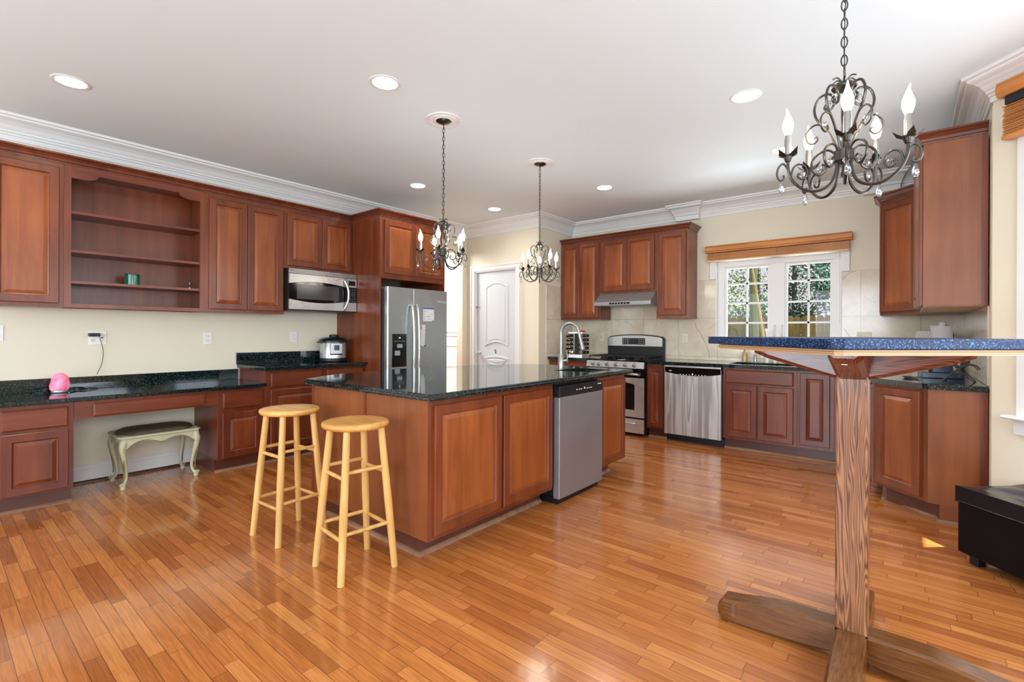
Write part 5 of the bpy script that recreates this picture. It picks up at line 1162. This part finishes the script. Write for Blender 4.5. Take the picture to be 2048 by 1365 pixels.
# sink faucet and bottles at the back window
t = thing('sink_faucet', 'slim white gooseneck faucet behind the sink under the window', 'faucet', (-1.22, 5.975, 0.9095))
MB().lathe([(0.022, 0), (0.020, 0.05), (0.012, 0.055)], seg=16).build('base', WHITE, t)
MB().tube(smooth_path([(0, 0, 0.05), (0, 0, 0.25), (-0.004, -0.02, 0.33), (0.0, -0.07, 0.372), (0.02, -0.12, 0.33), (0.025, -0.135, 0.25), (0.025, -0.137, 0.22)]), 0.012, 10).build('spout', WHITE, t)
MB().tube([(0.02, 0, 0.04), (0.06, 0, 0.07)], 0.006, 8).build('handle', WHITE, t)
def bottle(name, label, loc, h, r, mat, cap, cat='bottle'):
    t = thing(name, label, cat, loc)
    MB().lathe([(0, 0), (r, 0), (r, h*0.6), (r*0.8, h*0.72), (r*0.35, h*0.8), (r*0.35, h*0.86), (0, h*0.86)], seg=18).build('body', mat, t)
    MB().lathe([(r*0.4, h*0.86), (r*0.4, h*0.97), (r*0.15, h), (0, h)], seg=14).build('cap', cap, t)
    return t
AMB = plain('amber_soap', (170, 150, 90), 0.15, coat=0.5)
bottle('soap_bottle', 'amber dish soap bottle on the counter left of the sink', (-1.452, 5.965, 0.9095), 0.155, 0.030, AMB, BLUEB)
bottle('soap_bottle', 'small clear bottle on the counter behind the sink', (-1.345, 5.985, 0.9095), 0.12, 0.018, CRYS, WHITE)
bottle('soap_bottle', 'small green topped bottle right of the clear bottle behind the sink', (-1.150, 6.01, 0.9095), 0.10, 0.018, WHITE, GREENG)

# right corner counter items
ZC = 0.9095
t = thing('bread_box', 'cream bread box with rounded right end against the corner tiles', 'box', (0.02, 5.86, ZC))
pts = [(0, 0), (0, 0.02), (0.03, 0.355), (0.035, 0.36), (0.20, 0.36), (0.255, 0.345), (0.30, 0.31), (0.33, 0.25), (0.335, 0)]
MB().prism(pts, 0, 0.15, 'y').build('body', plain('cream_plastic', (226, 218, 202), 0.3), t, bevel=0.004)
MB().box(0.04, 0.30, -0.006, 0, 0.03, 0.20).build('front_flap', plain('cream_plastic_flap', (218, 210, 194), 0.3), t)
t = thing('food_chopper', 'black based food chopper with clear lidded bowl on the right counter', 'food processor', (0.190, 4.86, ZC), radians(8))
MB().box(-0.125, 0.115, -0.07, 0.11, 0, 0.042).build('tray_base', BLUEB, t, bevel=0.004)
rs = [[(-a, -b, z), (a, -b, z), (a, b, z), (-a, b, z)] for a, b, z in ((0.060, 0.045, 0.042), (0.060, 0.045, 0.05), (0.045, 0.036, 0.165), (0.040, 0.032, 0.172))]
MB().rings(rs).build('motor_housing', BLUEB, t, bevel=0.003)
MB().tube([(0, 0, 0.172), (0, 0, 0.27)], [0.04, 0.035], 16).build('neck', BLACKM, t)
MB().lathe([(0, 0.270), (0.045, 0.270), (0.052, 0.280), (0, 0.282)], (0, 0, 0), 20).build('bowl_foot', BLACKM, t)
MB().lathe([(0.045, 0.278), (0.060, 0.300), (0.067, 0.385), (0.076, 0.387), (0.076, 0.391), (0.064, 0.391), (0.057, 0.304), (0.043, 0.283)], (0, 0, 0), 28, caps=False).build('bowl', CLEARP, t)
MB().lathe([(0.020, 0.300), (0.020, 0.415), (0.015, 0.42), (0, 0.42)], (0, 0, 0), 16).build('lid_knob', CLEARP, t)
t = thing('black_cup', 'small black cup standing on the chopper tray', 'cup', (0.135, 4.835, ZC+0.0435))
MB().lathe([(0, 0), (0.020, 0), (0.022, 0.034), (0.030, 0.036), (0.030, 0.040), (0, 0.040)], seg=18).build('body', BLACKM, t)
t = thing('glass_dish', 'shallow clear dish on the counter beside the chopper', 'dish', (0.01, 4.66, ZC))
MB().lathe([(0, 0), (0.035, 0), (0.05, 0.012), (0.052, 0.014), (0.048, 0.013), (0, 0.006)], seg=24).build('body', CRYS, t)
t = thing('wire_rack', 'black wire scroll rack leaning by the right wall tiles', 'rack', (0.275, 4.56, ZC), radians(-10))
mm = MB()
def arc(cx, cz, r, a0, a1, y, n=12): return [(cx+r*cos(a0+(a1-a0)*i/n), y, cz+r*sin(a0+(a1-a0)*i/n)) for i in range(n+1)]
for y in (-0.04, 0.06):
    mm.tube(arc(0.0, 0.14, 0.04, 0, 2*pi, y), 0.0035, 6); mm.tube(arc(-0.05, 0.06, 0.055, -0.6, 2.6, y), 0.0035, 6); mm.tube(arc(0.045, 0.07, 0.05, 0.3, 3.9, y), 0.0035, 6)
    mm.tube([(-0.09, y, 0.004), (0.02, y, 0.12), (0.07, y, 0.20)], 0.0035, 6); mm.tube([(0.07, y, 0.004), (-0.02, y, 0.10), (-0.075, y, 0.20)], 0.0035, 6)
for x in (-0.08, 0.07): mm.tube([(x, -0.04, 0.004), (x, 0.06, 0.004)], 0.004, 6)
mm.build('scrollwork', BLACKM, t)
tag(MB().tube(smooth_path([(0.30, 5.5, 1.0), (0.29, 5.45, 1.18), (0.27, 5.42, 1.29), (0.235, 5.44, 1.31), (0.205, 5.47, 1.27), (0.215, 5.47, 1.10), (0.22, 5.46, 0.915)]), 0.004, 6).build('power_cord', plain('brown_cord', (66, 44, 36), 0.5)), 'dark looped power cord behind the chopper in the right corner', 'cord')

# ------------------------------------------------------------------ the yard
struct(MB().box(-16, 6, 6.25, 30, -0.5, -0.3).build('ground', SOIL), 'yard ground')
t = thing('wooden_fence', 'weathered mossy board fence across the yard behind the window', 'fence', (0, 12.3, -0.3))
mm = MB(); x = -9.0; i = 0
while x < 1.8:
    h = 1.93+random.uniform(-0.012, 0.012); w_ = 0.138
    mm.prism([(x, 0), (x+w_, 0), (x+w_, h-0.04), (x+w_-0.035, h), (x+0.035, h), (x, h-0.04)], -0.012+0.004*(i % 2), 0.008+0.004*(i % 2), 'y'); x += 0.146; i += 1
mm.build('boards', FENCE, t)
MB().box(-9, 1.8, -0.06, -0.012, 1.42, 1.50).build('rail', FENCE, t); MB().box(-9, 1.8, -0.06, -0.012, 0.4, 0.48).build('rail', FENCE, t)
for px in (-7.5, -5.2, -2.9, -0.6, 1.5): MB().box(px, px+0.1, -0.11, -0.012, 0, 1.9).build('post', FENCE, t)
def trunk(name, label, x, y, pts, r0, mat, branches=0, leaves=None, nl=0, spread=1.0, zc=3.0, lsize=0.07, cat='tree'):
    t = thing(name, label, cat, (x, y, -0.3))
    P = smooth_path([Vector(p) for p in pts], 4); n = len(P)
    mm = MB().tube(P, [r0*(1-0.75*i/n) for i in range(n)], 8)
    tips = []
    for k in range(branches):
        i = random.randint(int(n*0.15), n-2); b = P[i].copy(); q = [b.copy()]; a = random.uniform(0, 2*pi); d = Vector((cos(a), sin(a)*0.5, random.uniform(0.1, 0.8)))
        for s_ in range(5):
            d += Vector((random.uniform(-.4, .4), random.uniform(-.3, .3), random.uniform(-.2, .3))); b = b+d.normalized()*0.22*spread; q.append(b.copy())
        mm.tube(q, [r0*0.28*(1-0.8*j/5) for j in range(6)], 5); tips += q[2:]
    mm.build('trunk', mat, t)
    if leaves and nl:
        lv = MB(); blobs = [(random.uniform(-1, 1)*spread, random.uniform(-0.7, 0.7)*spread, random.uniform(-1.1, 1.1)+zc, random.uniform(0.25, 0.6)) for _ in range(22)] + [(q_.x, q_.y, q_.z, 0.22) for q_ in tips[::4]]
        for k in range(nl):
            bx, by, bz, br = random.choice(blobs)
            c = Vector((bx, by, bz))+Vector((random.gauss(0, 1), random.gauss(0, 1), random.gauss(0, 1)))*br*0.55
            a = Vector((random.gauss(0, 1), random.gauss(0, 1), random.gauss(0, 1))).normalized(); b_ = a.orthogonal().normalized(); s_ = lsize*random.uniform(0.6, 1.3)
            lv.add([c-a*s_, c+b_*s_*0.4, c+a*s_, c-b_*s_*0.4], [(0, 1, 2, 3)])
        lv.build('foliage', leaves, t)
    return t
trunk('leaning_tree', 'thick mossy green trunk leaning beyond the left window sash', -2.04, 9.0, [(0.06, 0, 0), (0.0, 0, 1.6), (-0.04, 0, 3.4), (-0.1, 0, 5)], 0.095, BAMBOO)
trunk('leaning_tree', 'slimmer tan leaning trunk crossing in front of the mossy trunk', -1.86, 8.8, [(0.20, 0, 0), (-0.02, 0, 1.6), (-0.20, 0, 2.8), (-0.5, 0, 5)], 0.04, plain('tan_bark', (84, 72, 36), 0.8, var=0.3, bscale=12))
trunk('bare_tree', 'bare gray tree with thin branches beyond the left sash', -4.2, 14.5, [(0, 0, 0), (0.1, 0, 2.5), (-0.05, 0, 5), (0.1, 0, 8)], 0.12, BARK, 34, LEAF2, 500, 1.2, 2.6, 0.05)
trunk('bare_tree', 'thin bare gray tree seen left of the mossy trunk', -3.3, 15.5, [(0, 0, 0), (-0.1, 0, 3), (0.1, 0, 8)], 0.07, BARK, 26, LEAF1, 500, 1.3, 3.0, 0.05)
trunk('evergreen_bush', 'low leafy bush above the fence beyond the left sash', -3.3, 13.3, [(0, 0, 0), (0, 0, 1.6)], 0.05, BARK, 6, LEAF2, 3200, 0.8, 2.2, 0.045, 'bush')
trunk('evergreen_tree', 'dense dark evergreen filling the right window sash', -1.2, 13.6, [(0, 0, 0), (0.05, 0, 2.5), (0, 0, 6)], 0.10, BARK, 24, LEAF1, 9000, 1.15, 3.1, 0.055)
trunk('evergreen_tree', 'dark evergreen behind the first one, right of it', -0.2, 15.2, [(0, 0, 0), (-0.05, 0, 2.5), (0, 0, 6)], 0.10, BARK, 20, LEAF1, 7000, 1.3, 3.4, 0.06)
trunk('evergreen_tree', 'dark evergreen between the two sashes of the window', -2.2, 14.0, [(0, 0, 0), (-0.05, 0, 2.5), (0, 0, 6)], 0.09, BARK, 20, LEAF1, 4500, 0.9, 2.6, 0.055)
